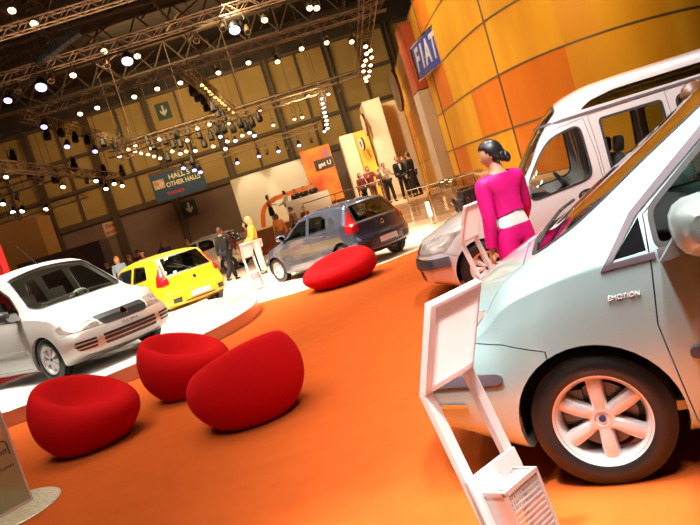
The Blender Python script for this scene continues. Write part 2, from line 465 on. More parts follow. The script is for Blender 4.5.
def build_car(spec, name, loc, ang, label, cat='car', group=None):
    """spec: body curves plus lists of openings and parts. loc = world point of spec['anchor'] (x,y local); ang = heading of local +x (rearward)"""
    c = Car(spec); L, W = c.L, c.W; big = W+.4
    ax, ay = spec['anchor']; M = Matrix.Rotation(ang, 4, 'Z')
    o = Vector((loc[0], loc[1], loc[2]))-M @ Vector((ax-L/2, ay, 0))
    root = empty(name, o, ang, label=label, cat=cat, group=group)
    off = Matrix.Translation((-L/2, 0, 0))
    paint = spec['paint']
    shell = mbool(c.S(0), c.S(-.045, 1), 'DIFFERENCE')
    glassm = spec.get('glass', M_wind); lining = spec.get('lining', M_dark)
    cuts = []
    done = []
    def put(me, nm, mats, fin=True, parent=root, **k):
        if len(me.polygons) == 0: print('EMPTY', name, nm); return None
        if fin: c.finish(me)
        me.transform(off)
        return link(nm, me, mats, parent, **k)
    # windows: (name, poly, axis, lo, hi)
    for nm, P, axs, lo, hi, *rest in spec['windows']:
        tint = rest[0] if rest else glassm; fw = rest[1] if len(rest) > 1 else .022
        shell = mbool(shell, prism(P, axs, lo, hi), 'DIFFERENCE')
        for l2, h2 in (((lo, 0), (0, hi)) if axs == 'y' and lo < 0 < hi else ((lo, hi),)):
            put(c.patch(offset_poly(P, .004), axs, l2, h2, -.004, -.009), nm, tint)
            if fw:
                fr = mbool(c.patch(offset_poly(P, .006), axs, l2, h2, .003, -.02), prism(offset_poly(P, -fw), axs, l2-.1, h2+.1), 'DIFFERENCE')
                put(fr, 'window_seal', M_black)
    for (wx, wz) in spec['wheels']:
        for sy in (-1, 1):
            lo, hi = sorted((sy*(W-.34), sy*big))
            shell = mbool(shell, prism(disc_poly(wx, wz+spec.get('archdz', .01), spec['arch']), 'y', lo, hi), 'DIFFERENCE')
    pieces = []
    for it in spec.get('panels', []):
        nm, P, axs, lo, hi = it[:5]; m = it[5] if len(it) > 5 else paint; gp = it[6] if len(it) > 6 else .0028
        part = mbool(shell.copy(), prism(offset_poly(P, -gp), axs, lo, hi), 'INTERSECT')
        shell = mbool(shell, prism(offset_poly(P, gp), axs, lo, hi), 'DIFFERENCE')
        put(part, nm, [m, lining])
    put(shell, 'body_shell', [paint, lining])
    for it in spec.get('patches', []):
        nm, P, axs, lo, hi, out, inn, m = it[:8]
        if isinstance(m, (list, tuple)): mm = m
        else: mm = [m, m]
        for l2, h2 in (((lo, 0), (0, hi)) if axs == 'y' and lo < 0 < hi else ((lo, hi),)): put(c.patch(P, axs, l2, h2, out, inn), nm, mm)
    # wheel wells
    for (wx, wz) in spec['wheels']:
        for sy in (-1, 1):
            b = MB(); Mx = Matrix.Translation((wx-L/2, 0, wz+spec.get('archdz', .01))) @ Matrix.Rotation(R(-90*sy), 4, 'X'); ra = spec['arch']+.012
            b.lathe([(0, W-.36), (ra, W-.36), (ra, W-.065), (ra+.004, W-.065), (ra+.004, W-.37), (0, W-.37)], 40, Mx)
            bmesh.ops.bisect_plane(b.bm, geom=b.bm.verts[:]+b.bm.edges[:]+b.bm.faces[:], plane_co=(0, 0, wz-.06), plane_no=(0, 0, 1), clear_inner=True)
            b.build('wheel_liner', M_dark, root)
    rr, rw, rim, sp, sty = spec['wheel']
    wm = wheel_meshes(rr, rw, rim, sp, sty)
    for (wx, wz) in spec['wheels']:
        for sy in (-1, 1):
            add_wheel(root, wm, (wx-L/2, sy*(W-rw/2-spec.get('tuck', .04)), rr), sy, spec.get('rim_mat', M_alloy), spec.get('cap_mat'))
    # interior
    sm = seat_mesh(); sx = spec.get('seats', [])
    for (x, y, z) in sx: link('seat', sm, spec.get('seat_mat', M_seatg), root, (x-L/2, y, z))
    if 'dash' in spec:
        x, z = spec['dash']; b = MB()
        prof = [(x-.42, z-.02), (x-.1, z+.03), (x+.06, z), (x+.12, z-.12), (x+.05, z-.4), (x-.42, z-.4)]
        prof = [(a-L/2, q) for a, q in round_poly(prof, 1)]
        b.poly([(a, -(W-.22), q) for a, q in prof], (0, 2*(W-.22), 0))
        b.build('dashboard', spec.get('dash_mat', M_trim), root)
        s_ = spec.get('wheel_side', -1); b = MB()
        Ms = Matrix.Translation((x+.28-L/2, s_*.38, z+.0)) @ Matrix.Rotation(R(62), 4, 'Y')
        b.lathe([(.19+.016*math.cos(t), .016*math.sin(t)) for t in [2*math.pi*k/8 for k in range(8)]], 32, Ms, closed=True)
        b.lathe([(0, .01), (.06, .01), (.06, -.03), (0, -.03)], 20, Ms)
        for a in (0, 120, 240):
            q = [Ms @ Vector((r_*math.cos(R(a)), r_*math.sin(R(a)), 0)) for r_ in (.04, .19)]; b.tube(q[0], q[1], .012, 6)
        q = [Ms @ Vector((0, 0, zz)) for zz in (0, -.25)]; b.tube(q[0], q[1], .025, 8)
        b.build('steering_wheel', spec.get('dash_mat', M_black), root)
    return root, c
# ---------------------------------------------------------------- floor, stage, walls, roof
def S_(name, b, m, smooth=0, **k): return link(name, b.mesh(name, smooth), m, kind='structure', **k)
M_carpet = noisy(mat('orange_carpet', (.43, .078, .013), 1.0, spec=.05), (.37, .064, .010), 5, 5, .6, .3, bscale=300)
M_pale = noisy(mat('pale_carpet', (.80, .62, .46), .55, spec=.4), (.74, .55, .40), 4, 4, .6)
M_gloss = noisy(mat('white_gloss_floor', (.82, .80, .76), .16, spec=.6), (.78, .75, .70), 3, 3, .5)
b = MB(); b.box((0, 22, -.05), (70, 66, .1)); S_('floor', b, M_carpet)
def slab_poly(name, P, z0, z1, m, **k):
    b = MB(); b.poly([(x, y, z0) for x, y in P], (0, 0, z1-z0)); return S_(name, b, m, **k)
slab_poly('floor_pale_carpet', [(-34, 11.0), (-8, 11.0), (-5.5, 13.2), (-3.2, 14.2), (-2.0, 13.7), (-1.2, 13.5), (-.3, 13.6), (.55, 13.9), (1.6, 14.6), (2.6, 14.9), (3.6, 15.0), (3.6, 23.2), (-2, 30), (-34, 34)], 0, .006, M_pale)
# stage on the right with steps
M_step = noisy(mat('stage_timber', (.62, .38, .20), .4), (.5, .28, .13), 3, 4, .6, stretch=(1, 8, 1))
slab_poly('floor_stage', [(1.0, 25.3), (3.9, 22.6), (3.9, 15.2), (6.0, 12.2), (14, 12.0), (30, 20), (30, 48), (-1.0, 48), (-1.0, 30)], 0, .64, M_step)
for i in range(4):
    z = .16*(4-i)-.03; d = .30*(i+1)-.02
    P = [(1.0-.7*d, 25.3-.72*d), (3.9+.2*d, 22.6-.85*d), (3.9+.2*d, 22.7-.85*d+.30), (1.0-.7*d+.15, 25.4-.72*d+.3)]
    slab_poly('stage_step', P, 0, z, M_step)
slab_poly('floor_rear_stage', [(-9, 36.5), (-1.0, 35.5), (-1.0, 48), (-9, 48)], 0, 1.0, M_step)
# far hall wall: sheet bays, dark ribs, rails
M_bay = noisy(mat('wall_sheet_tan', (.42, .27, .085), .7), (.33, .20, .06), .6, 4, .7)
M_low = noisy(mat('wall_lower_brown', (.20, .125, .10), .7), (.15, .09, .07), .5, 4, .7)
M_rib = mat('wall_rib_dark', (.085, .05, .03), .6)
M_roof = noisy(mat('roof_dark', (.045, .03, .022), .8), (.028, .018, .012), .8, 4, .8, stretch=(1, 6, 1))
YW = 50
b = MB(); b.box((-2, YW+.2, 8.4), (76, .3, 7.4)); S_('wall_back', b, M_bay)
b = MB(); b.box((-2, YW+.2, 2.35), (76, .36, 4.7)); S_('wall_back_lower', b, M_low)
k = 0
for i in range(17):
    x = -32.2+i*4.35
    b = MB(); b.box((x, YW-.1, 6.0), (.36, .3, 12.0)); b.box((x-.18, YW-.3, 6.0), (.08, .25, 12)); b.box((x+.18, YW-.3, 6), (.08, .25, 12)); S_('trim_wall_rib', b, M_rib)
    b = MB(); b.box((x+2.17, YW, 8.4), (.14, .3, 7.2)); S_('trim_wall_mullion', b, M_rib)
for z in (4.8, 7.1, 9.4, 11.9):
    b = MB(); b.box((-2, YW-.05, z), (76, .3, .22 if z != 4.8 else .4)); S_('trim_wall_rail', b, M_rib)
b = MB(); b.box((-2, YW+.2, 13.1), (76, .3, 2.2)); S_('wall_back_upper', b, M_roof)
b = MB(); b.box((-34, 22, 7), (.3, 70, 14)); S_('wall_left', b, M_low)
b = MB(); b.box((34, 22, 7), (.3, 70, 14)); S_('wall_right', b, M_low)
b = MB(); b.box((0, -10.6, 7), (70, .3, 14)); S_('wall_front', b, M_low)
# roof
M_steel = mat('roof_steel', (.07, .045, .03), .7)
b = MB(); b.box((0, 22, 14.1), (70, 66, .2)); S_('ceiling', b, M_roof)
for y in np.arange(8, 50, 6.0):
    b = MB()
    for z, r in ((13.6, .12), (12.1, .12)):
        b.tube((-34, y, z), (34, y, z), r, 6)
    for i in range(34):
        x = -34+i*2
        b.tube((x, y, 12.1), (x+1, y, 13.6), .05, 5); b.tube((x+1, y, 13.6), (x+2, y, 12.1), .05, 5)
    S_('ceiling_girder', b, M_steel, 40)
for x in np.arange(-30, 32, 5.0):
    b = MB(); b.tube((x, -8, 12.1), (x, 49, 12.1), .06, 5); b.tube((x, -8, 13.7), (x, 49, 13.7), .08, 5)
    for i in range(28): b.tube((x-1.0*(i % 2), -8+i*2, 12.1), (x+2.0*((i+1) % 2), -6+i*2, 13.7), .045, 5)
    S_('ceiling_purlin', b, M_steel, 40)
# ---------------------------------------------------------------- curved orange display wall
def panel_mat(name, c1, c2):
    m = mat(name, c1, .5, spec=.3); noisy(m, c2, 1.3, 5, .85, stretch=(1, 1, .22)); return m
M_pan = [panel_mat('panel_amber', (.74, .35, .018), (.66, .28, .012)), panel_mat('panel_orange', (.70, .20, .012), (.62, .15, .008)), panel_mat('panel_yellow', (.78, .40, .022), (.70, .31, .016))]
M_seam = mat('panel_seam', (.22, .15, .10), .4, .5)
CV = [(5.9, 44), (5.45, 40), (5.1, 36), (4.72, 30), (4.50, 25), (4.42, 21), (4.55, 18), (4.95, 16.0), (5.75, 14.9), (7.0, 14.6), (8.6, 15.2), (10.3, 16.4), (12.6, 19), (15, 23), (18, 30)]
def resample(P, step):
    P = [Vector(p) for p in chaikin(P, 3)]; out = [P[0]]; acc = 0
    for a, b_ in zip(P[:-1], P[1:]):
        d = (b_-a).length; t = step-acc
        while t <= d: out.append(a+(b_-a)*(t/d)); t += step
        acc = d-(t-step)
    return out
pts = resample(CV, .25); rnd = random.Random(5); rowsz = [.64, 1.89, 3.19, 4.49, 5.79, 6.9]
def wall_piece(i0, i1, z0, z1, m, name, dp=.0, th=.08):
    b = MB(); seg = pts[i0:i1+1]; rows = []
    def nrm(i): 
        t = (pts[min(i+1, len(pts)-1)]-pts[max(i-1, 0)]).normalized(); return Vector((-t.y, t.x))*1
    F = [p-nrm(i0+k_)*dp*-1 for k_, p in enumerate(seg)]
    # outward normal points toward the hall (left / camera side)
    O = [p-nrm(i0+k_)*(dp) for k_, p in enumerate(seg)]; I = [p+nrm(i0+k_)*(th) for k_, p in enumerate(seg)]
    loop = [[(p.x, p.y, z0) for p in O], [(p.x, p.y, z1) for p in O], [(p.x, p.y, z1) for p in I], [(p.x, p.y, z0) for p in I]]
    V = b.sheet(loop+[loop[0]] if False else loop)
    a, d = V[0], V[-1]
    for q in range(len(a)-1): b.bm.faces.new((d[q], d[q+1], a[q+1], a[q]))
    b.bm.faces.new([r[0] for r in V]); b.bm.faces.new([r[-1] for r in V][::-1])
    return S_(name, b, m, 30)
n_ = len(pts)-1; wpan = 9
for r_, (z0, z1) in enumerate(zip(rowsz[:-1], rowsz[1:])):
    for c_, i0 in enumerate(range(0, n_, wpan)):
        i1 = min(i0+wpan, n_); q = rnd.random()
        m = M_pan[0] if q < .42 else (M_pan[1] if q < .68 else M_pan[2])
        wall_piece(i0, i1, z0+.02, z1-.02, m, 'wall_display_panel', 0, .08)
for z in rowsz: wall_piece(0, n_, z-.02, z+.02, M_seam, 'trim_panel_seam', .012, .09)
for i0 in range(wpan*3, n_, wpan*3):
    wall_piece(i0, i0+1, .64, 7.15, M_seam, 'trim_panel_post', .01, .1) if False else None
    p = pts[i0]; b = MB(); b.box((p.x, p.y, 3.9), (.05, .05, 6.5)); S_('trim_panel_post', b, M_seam)
# grey column and red-brown fascia that carries the sign
M_col = mat('column_grey', (.42, .31, .22), .6)
b = MB(); b.box((4.55, 26.1, 2.45), (.86, 1.4, 3.62)); S_('pillar', b, M_col)
M_fasc = panel_mat('fascia_red', (.34, .06, .015), (.28, .04, .01))
b = MB(); b.box((4.55, 26.1, 5.5), (.87, 1.42, 2.4)); S_('wall_fascia', b, M_fasc)
# cream walls beyond
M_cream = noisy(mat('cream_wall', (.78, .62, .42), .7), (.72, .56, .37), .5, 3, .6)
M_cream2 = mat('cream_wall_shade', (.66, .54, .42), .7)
M_yel = panel_mat('panel_far', (.86, .50, .08), (.80, .42, .05))
def cbox(name, x0, x1, y0, y1, z0, z1, m): b = MB(); b.box(((x0+x1)/2, (y0+y1)/2, (z0+z1)/2), (x1-x0, y1-y0, z1-z0)); return S_(name, b, m)
cbox('wall_cream', 4.3, 6.4, 42.6, 43.0, .64, 6.0, M_cream)
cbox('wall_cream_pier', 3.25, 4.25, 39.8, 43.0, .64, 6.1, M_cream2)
cbox('wall_amber_return', 2.32, 3.15, 40.8, 42.6, .64, 4.7, M_yel)
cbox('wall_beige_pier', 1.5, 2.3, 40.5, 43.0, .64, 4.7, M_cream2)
# curved white backdrop left of the pier
M_back = mat('backdrop_white', (.48, .42, .34), .8)
cbox('wall_backdrop', -5.6, -.92, 43.6, 43.9, 0, 4.35, M_back)
cbox('wall_left_block', -25, -16.2, 40, 42, 0, 5.4, noisy(mat('ochre_block', (.36, .18, .05), .7), (.30, .14, .04), .6, 3, .6))
cbox('wall_left_block_dark', -17.2, -12.6, 38, 39.6, 0, 3.0, mat('dark_block', (.045, .03, .045), .7))
cbox('wall_red_block', -14.5, -9.75, 20.6, 21, 0, 3.6, mat('red_block', (.50, .012, .016), .5))
# round platform
M_plat = noisy(mat('platform_top', (.80, .80, .76), .14, coat=.5), (.72, .72, .66), 2, 3, .5)
b = MB(); b.lathe([(0, 0), (3.55, 0), (3.6, .02), (3.6, .20), (3.56, .23), (0, .23)], 120); S_('floor_round_platform', b, M_plat, 40, loc=(-5.40, 12.25, 0))
b = MB(); b.lathe([(3.602, .0), (3.625, .0), (3.625, .19), (3.602, .19)], 120, closed=True); S_('trim_platform_edge', b, mat('platform_edge', (.62, .42, .33), .25, .6), 40, loc=(-5.40, 12.25, 0))
# ---------------------------------------------------------------- large green-silver people carrier, right foreground
M_ulp = mat('paint_green_silver', (.46, .64, .64), .28, .5, 1.0)
UL = dict(L=4.72, W=1.86, D=.8, anchor=(.95, -.93), paint=M_ulp,
  zb=[(0, .30), (.3, .22), (.6, .20), (4.2, .22), (4.72, .35)],
  wb=[(0, .72), (.3, .84), (.6, .885), (4.2, .88), (4.72, .78)],
  zm=[(0, .50), (1, .55), (4.72, .6)], wm=[(0, .80), (.35, .90), (.8, .93), (4.0, .93), (4.72, .84)],
  zs=[(0, .66), (.25, .76), (.6, .88), (1.1, .975), (2, 1.0), (4.72, 1.04)],
  ws=[(0, .74), (.35, .82), (.8, .885), (1.3, .90), (4, .89), (4.72, .80)],
  zr=[(0, .69), (.3, .82), (.7, .98), (.9, 1.05), (1.1, 1.15), (1.45, 1.36), (1.8, 1.55), (2.05, 1.63), (3, 1.68), (4.2, 1.62), (4.5, 1.5), (4.72, 1.15)],
  wr=[(0, .60), (.3, .66), (.7, .74), (1.0, .78), (1.4, .74), (1.9, .67), (3, .65), (4.4, .65), (4.72, .70)],
  zt=[(0, .72), (.3, .90), (.6, 1.0), (.80, 1.06), (1.0, 1.18), (1.45, 1.44), (1.85, 1.65), (2.1, 1.71), (3, 1.76), (4.2, 1.70), (4.55, 1.58), (4.72, 1.2)],
  fa=[(.2, .10), (.35, .02), (.5, 0), (.62, .05), (.74, .12), (1.2, .2)], fb=.30, fp=2.6,
  ra=[(.3, .06), (.5, 0), (1.0, .03), (1.7, .25)], rb=.10,
  wheels=[(.95, .304), (3.77, .304)], wheel=(.304, .205, .205, 6, 'alloy'), arch=.352, archdz=.01, tuck=.03,
  windows=[
    ('quarter_glass', [(1.165, .99), (1.295, 1.0), (1.295, 1.135)], 'y', -1.3, 1.3, M_blackglass, .0),
    ('door_glass', round_poly([(1.335, 1.0), (2.25, 1.05), (2.25, 1.55), (1.98, 1.53), (1.68, 1.43), (1.335, 1.155)], 1), 'y', -1.3, 1.3, M_wind, .016),
    ('rear_door_glass', round_poly([(2.36, 1.06), (3.25, 1.09), (3.25, 1.57), (2.36, 1.56)], 2), 'y', -1.3, 1.3, M_wind, .016),
    ('rear_quarter_glass', round_poly([(3.38, 1.09), (4.15, 1.13), (4.05, 1.54), (3.38, 1.57)], 2), 'y', -1.3, 1.3, M_wind, .016),
    ('windscreen', round_poly([(.80, -.60), (.74, 0), (.80, .60), (1.02, .715), (1.78, .60), (1.84, 0), (1.78, -.60), (1.02, -.715)], 1), 'z', .9, 2.0, M_wind, .02),
    ('tailgate_glass', round_poly([(-.6, 1.15), (.6, 1.15), (.54, 1.55), (-.54, 1.55)], 1), 'x', 4.0, 5, M_wind, .02),
  ],
  panels=[
    ('front_door', [(1.325, .26), (1.27, .70), (1.30, .93), (1.315, 1.14), (1.72, 1.46), (2.0, 1.60), (2.30, 1.62), (2.30, .26)], 'y', -1.3, -.45),
    ('front_door', [(1.325, .26), (1.27, .70), (1.30, .93), (1.315, 1.14), (1.72, 1.46), (2.0, 1.60), (2.30, 1.62), (2.30, .26)], 'y', .45, 1.3),
    ('sliding_door', [(2.31, .26), (2.31, 1.63), (3.31, 1.64), (3.31, .8), (3.2, .26)], 'y', -1.3, -.45),
    ('sliding_door', [(2.31, .26), (2.31, 1.63), (3.31, 1.64), (3.31, .8), (3.2, .26)], 'y', .45, 1.3),
    ('front_bumper', [(-.5, .1), (-.5, .68), (.42, .725), (.62, .72), (.80, .665), (.80, .1)], 'y', -1.3, 1.3),
    ('bonnet', [(-.2, -.62), (.55, -.72), (.76, -.67), (.70, 0), (.76, .67), (.55, .72), (-.2, .62)], 'z', .6, 1.3),
    ('tailgate', [(-.74, .55), (.74, .55), (.62, 1.62), (-.62, 1.62)], 'x', 4.3, 5),
  ],
  patches=[
    ('bumper_strip', round_poly([(.0, .535), (.58, .55), (.58, .60), (.0, .585)], 1), 'y', -1.3, -.35, .014, -.01, M_trim),
    ('bumper_strip', round_poly([(.0, .535), (.58, .55), (.58, .60), (.0, .585)], 1), 'y', .35, 1.3, .014, -.01, M_trim),
    ('door_strip', round_poly([(1.36, .535), (2.28, .545), (2.28, .60), (1.36, .59)], 1), 'y', -1.3, -.5, .014, -.01, M_trim),
    ('door_strip', round_poly([(1.36, .535), (2.28, .545), (2.28, .60), (1.36, .59)], 1), 'y', .5, 1.3, .014, -.01, M_trim),
    ('sill_strip', [(1.345, .255), (3.2, .255), (3.2, .295), (1.335, .295)], 'y', -1.3, 1.3, .008, -.01, M_chrome),
    ('headlamp', round_poly([(-.74, .72), (-.42, .66), (-.40, .76), (-.72, .86)], 1), 'x', -.2, .7, .006, -.03, M_lamp),
    ('headlamp', round_poly([(.74, .72), (.42, .66), (.40, .76), (.72, .86)], 1), 'x', -.2, .7, .006, -.03, M_lamp),
    ('grille', round_poly([(-.36, .62), (.36, .62), (.34, .73), (-.34, .73)], 1), 'x', -.2, .4, .005, -.03, M_black),
    ('air_intake', round_poly([(-.66, .30), (.66, .30), (.62, .44), (-.62, .44)], 1), 'x', -.2, .5, .004, -.03, M_black),
    ('lip_trim', [(-.4, .425), (.36, .44), (.36, .458), (-.4, .445)], 'y', -1.3, -.45, .014, -.01, M_chrome), ('fog_recess', [(-.4, .455), (.20, .465), (.20, .53), (-.4, .53)], 'y', -1.3, -.5, .004, -.02, M_black),
    ('lip_trim', [(-.66, .445), (.66, .445), (.66, .46), (-.66, .46)], 'x', -.2, .5, .012, -.01, M_chrome),
    ('window_surround', [(1.105, .955), (1.325, .965), (1.325, .992), (1.155, .982), (1.29, 1.145), (1.68, 1.445), (1.98, 1.545), (2.28, 1.56), (2.28, 1.585), (1.97, 1.572), (1.66, 1.472), (1.265, 1.16)], 'y', -1.3, -.4, .006, -.01, M_trim),
    ('window_surround', [(1.335, .967), (2.28, 1.02), (2.28, 1.05), (1.335, 1.0)], 'y', -1.3, -.4, .006, -.01, M_trim),
    ('tail_lamp', [(-.88, .9), (-.76, .9), (-.70, 1.55), (-.76, 1.58)], 'x', 4, 5, .006, -.03, M_red_lens),
    ('tail_lamp', [(.88, .9), (.76, .9), (.70, 1.55), (.76, 1.58)], 'x', 4, 5, .006, -.03, M_red_lens),
  ],
  seats=[(2.05, .4, .55), (2.05, -.4, .55), (3.0, .4, .55), (3.0, -.4, .55)], dash=(1.45, 1.0))
ul, ulc = build_car(UL, 'people_carrier', (.83, 2.90, 0), R(-25), 'pale green-silver people carrier at the right edge, front wheel and door close up')
def on_side(c, x, z, sy):
    h, n = c.cast((x, sy*2, z), (0, -sy, 0)); return h, n
def strip(P, m, y=.3, out=.014, inn=-.01, nm='side_strip'):
    return [(nm, P, 'y', -1.4, -y, out, inn, m), (nm, P, 'y', y, 1.4, out, inn, m)]
def both(nm, P, m, out=.006, inn=-.03, lo=-.3, hi=.9, ax='x'):
    return [(nm, P, ax, lo, hi, out, inn, m), (nm, [(-y, z) for y, z in P], ax, lo, hi, out, inn, m)]
# ---------------------------------------------------------------- white-silver high-roofed van
M_dop = mat('paint_pinkish_silver', (.74, .68, .68), .28, .45, 1.0)
fd = [(1.44, .22), (1.36, .6), (1.40, .95), (1.62, 1.30), (1.85, 1.56), (2.25, 1.60), (2.28, 1.2), (2.26, .22)]
sd = [(2.29, .22), (2.31, 1.3), (2.30, 1.61), (3.10, 1.63), (3.12, .22)]
DO = dict(L=4.3, W=1.72, D=.7, anchor=(.85, -.86), paint=M_dop,
  zb=[(0, .28), (.3, .18), (.6, .16), (4.0, .2), (4.3, .3)], wb=[(0, .68), (.3, .80), (.7, .83), (4.0, .83), (4.3, .78)],
  zm=[(0, .48), (1, .55), (4.3, .6)], wm=[(0, .76), (.35, .84), (.8, .86), (4.0, .86), (4.3, .82)],
  zs=[(0, .66), (.25, .73), (.7, .84), (1.3, .93), (2, .97), (4.3, .99)], ws=[(0, .72), (.35, .79), (.8, .83), (4, .84), (4.3, .81)],
  zr=[(0, .69), (.3, .78), (.8, .90), (1.30, 1.0), (1.5, 1.12), (1.8, 1.51), (2.05, 1.71), (2.4, 1.83), (2.9, 1.86), (4.1, 1.86), (4.3, 1.8)],
  wr=[(0, .60), (.3, .64), (.8, .70), (1.3, .74), (1.8, .68), (2.3, .67), (3, .67), (4.3, .68)],
  zt=[(0, .73), (.3, .84), (.8, .95), (1.28, 1.02), (1.45, 1.19), (1.65, 1.45), (1.9, 1.73), (2.15, 1.88), (2.5, 1.95), (2.9, 1.96), (4.1, 1.96), (4.3, 1.88)],
  fa=[(.15, .14), (.3, .06), (.45, .04), (.6, .07), (.75, .16), (1, .24)], fb=.30, fp=2.8, ra=[(.3, .02), (.6, 0), (1.9, .12)], rb=.05,
  wheels=[(.85, .30), (3.45, .30)], wheel=(.305, .185, .19, 8, 'trim'), arch=.352, archdz=.0, tuck=.03,
  windows=[
    ('door_glass', round_poly([(1.50, .885), (2.10, .945), (2.19, 1.0), (2.20, 1.50), (2.14, 1.545), (1.86, 1.49), (1.70, 1.34), (1.50, 1.06)], 2), 'y', -1.3, 1.3, M_clear, .016),
    ('sliding_door_glass', round_poly([(2.38, .96), (3.03, .96), (3.05, 1.545), (2.40, 1.545)], 1), 'y', -1.3, 1.3, M_clear, .02),
    ('rear_side_glass', round_poly([(3.18, .97), (3.95, .97), (3.93, 1.545), (3.18, 1.545)], 2), 'y', -1.3, 1.3, M_wind, .02),
    ('roof_side_glass', round_poly([(2.24, 1.685), (2.36, 1.755), (2.62, 1.80), (4.0, 1.80), (4.0, 1.68)], 1), 'y', -1.3, 1.3, M_wind, .0),
    ('windscreen', round_poly([(1.30, -.66), (1.24, 0), (1.30, .66), (1.46, .69), (2.00, .56), (2.06, 0), (2.00, -.56), (1.46, -.69)], 1), 'z', .9, 2.2, M_clear, .02),
    ('rear_glass', round_poly([(-.6, 1.0), (.6, 1.0), (.58, 1.6), (-.58, 1.6)], 1), 'x', 4.0, 5, M_wind, .02)],
  panels=[('front_door', fd, 'y', -1.3, -.45), ('front_door', fd, 'y', .45, 1.3), ('sliding_door', sd, 'y', -1.3, -.45), ('sliding_door', sd, 'y', .45, 1.3),
    ('bonnet', [(-.2, -.62), (1.0, -.72), (1.22, -.70), (1.18, 0), (1.22, .70), (1.0, .72), (-.2, .62)], 'z', .66, 1.3),
    ('front_bumper', [(-.5, .0), (-.5, .60), (.40, .60), (.60, .52), (.60, 0)], 'y', -1.3, 1.3)],
  patches=strip([(-.2, .44), (.47, .44), (.47, .555), (-.2, .555)], M_trim, out=.03, nm='bumper_strip')+strip([(1.30, .42), (3.05, .44), (3.05, .54), (1.30, .52)], M_trim, y=.5)
    +both('headlamp', [(.46, .62), (.80, .62), (.84, .80), (.50, .78)], M_lamp)
    +[('grille', round_poly([(-.42, .60), (.42, .60), (.40, .70), (-.40, .70)], 1), 'x', -.3, .5, .006, -.03, M_black),
      ('lower_grille', round_poly([(-.5, .28), (.5, .28), (.48, .42), (-.48, .42)], 1), 'x', -.3, .5, .006, -.03, M_black),
      ('front_strip', [(-.8, .44), (.8, .44), (.8, .555), (-.8, .555)], 'x', -.3, .3, .03, -.01, M_trim)]
    +both('tail_lamp', [(.70, .8), (.84, .8), (.80, 1.4), (.70, 1.4)], M_red_lens, lo=4, hi=5)
    +strip([(1.5, 1.625), (4.2, 1.64), (4.2, 1.665), (1.5, 1.65)], M_trim, y=.3, out=.006, nm='roof_gutter'),
  seats=[(2.15, .36, .55), (2.15, -.36, .55), (3.05, .3, .55), (3.05, -.3, .55)], dash=(1.66, .93), seat_mat=M_seatg)
do, doc = build_car(DO, 'van', (1.45, 7.72, 0), R(-12), 'white-silver high-roofed van with open front door window behind the woman in magenta', 'van')
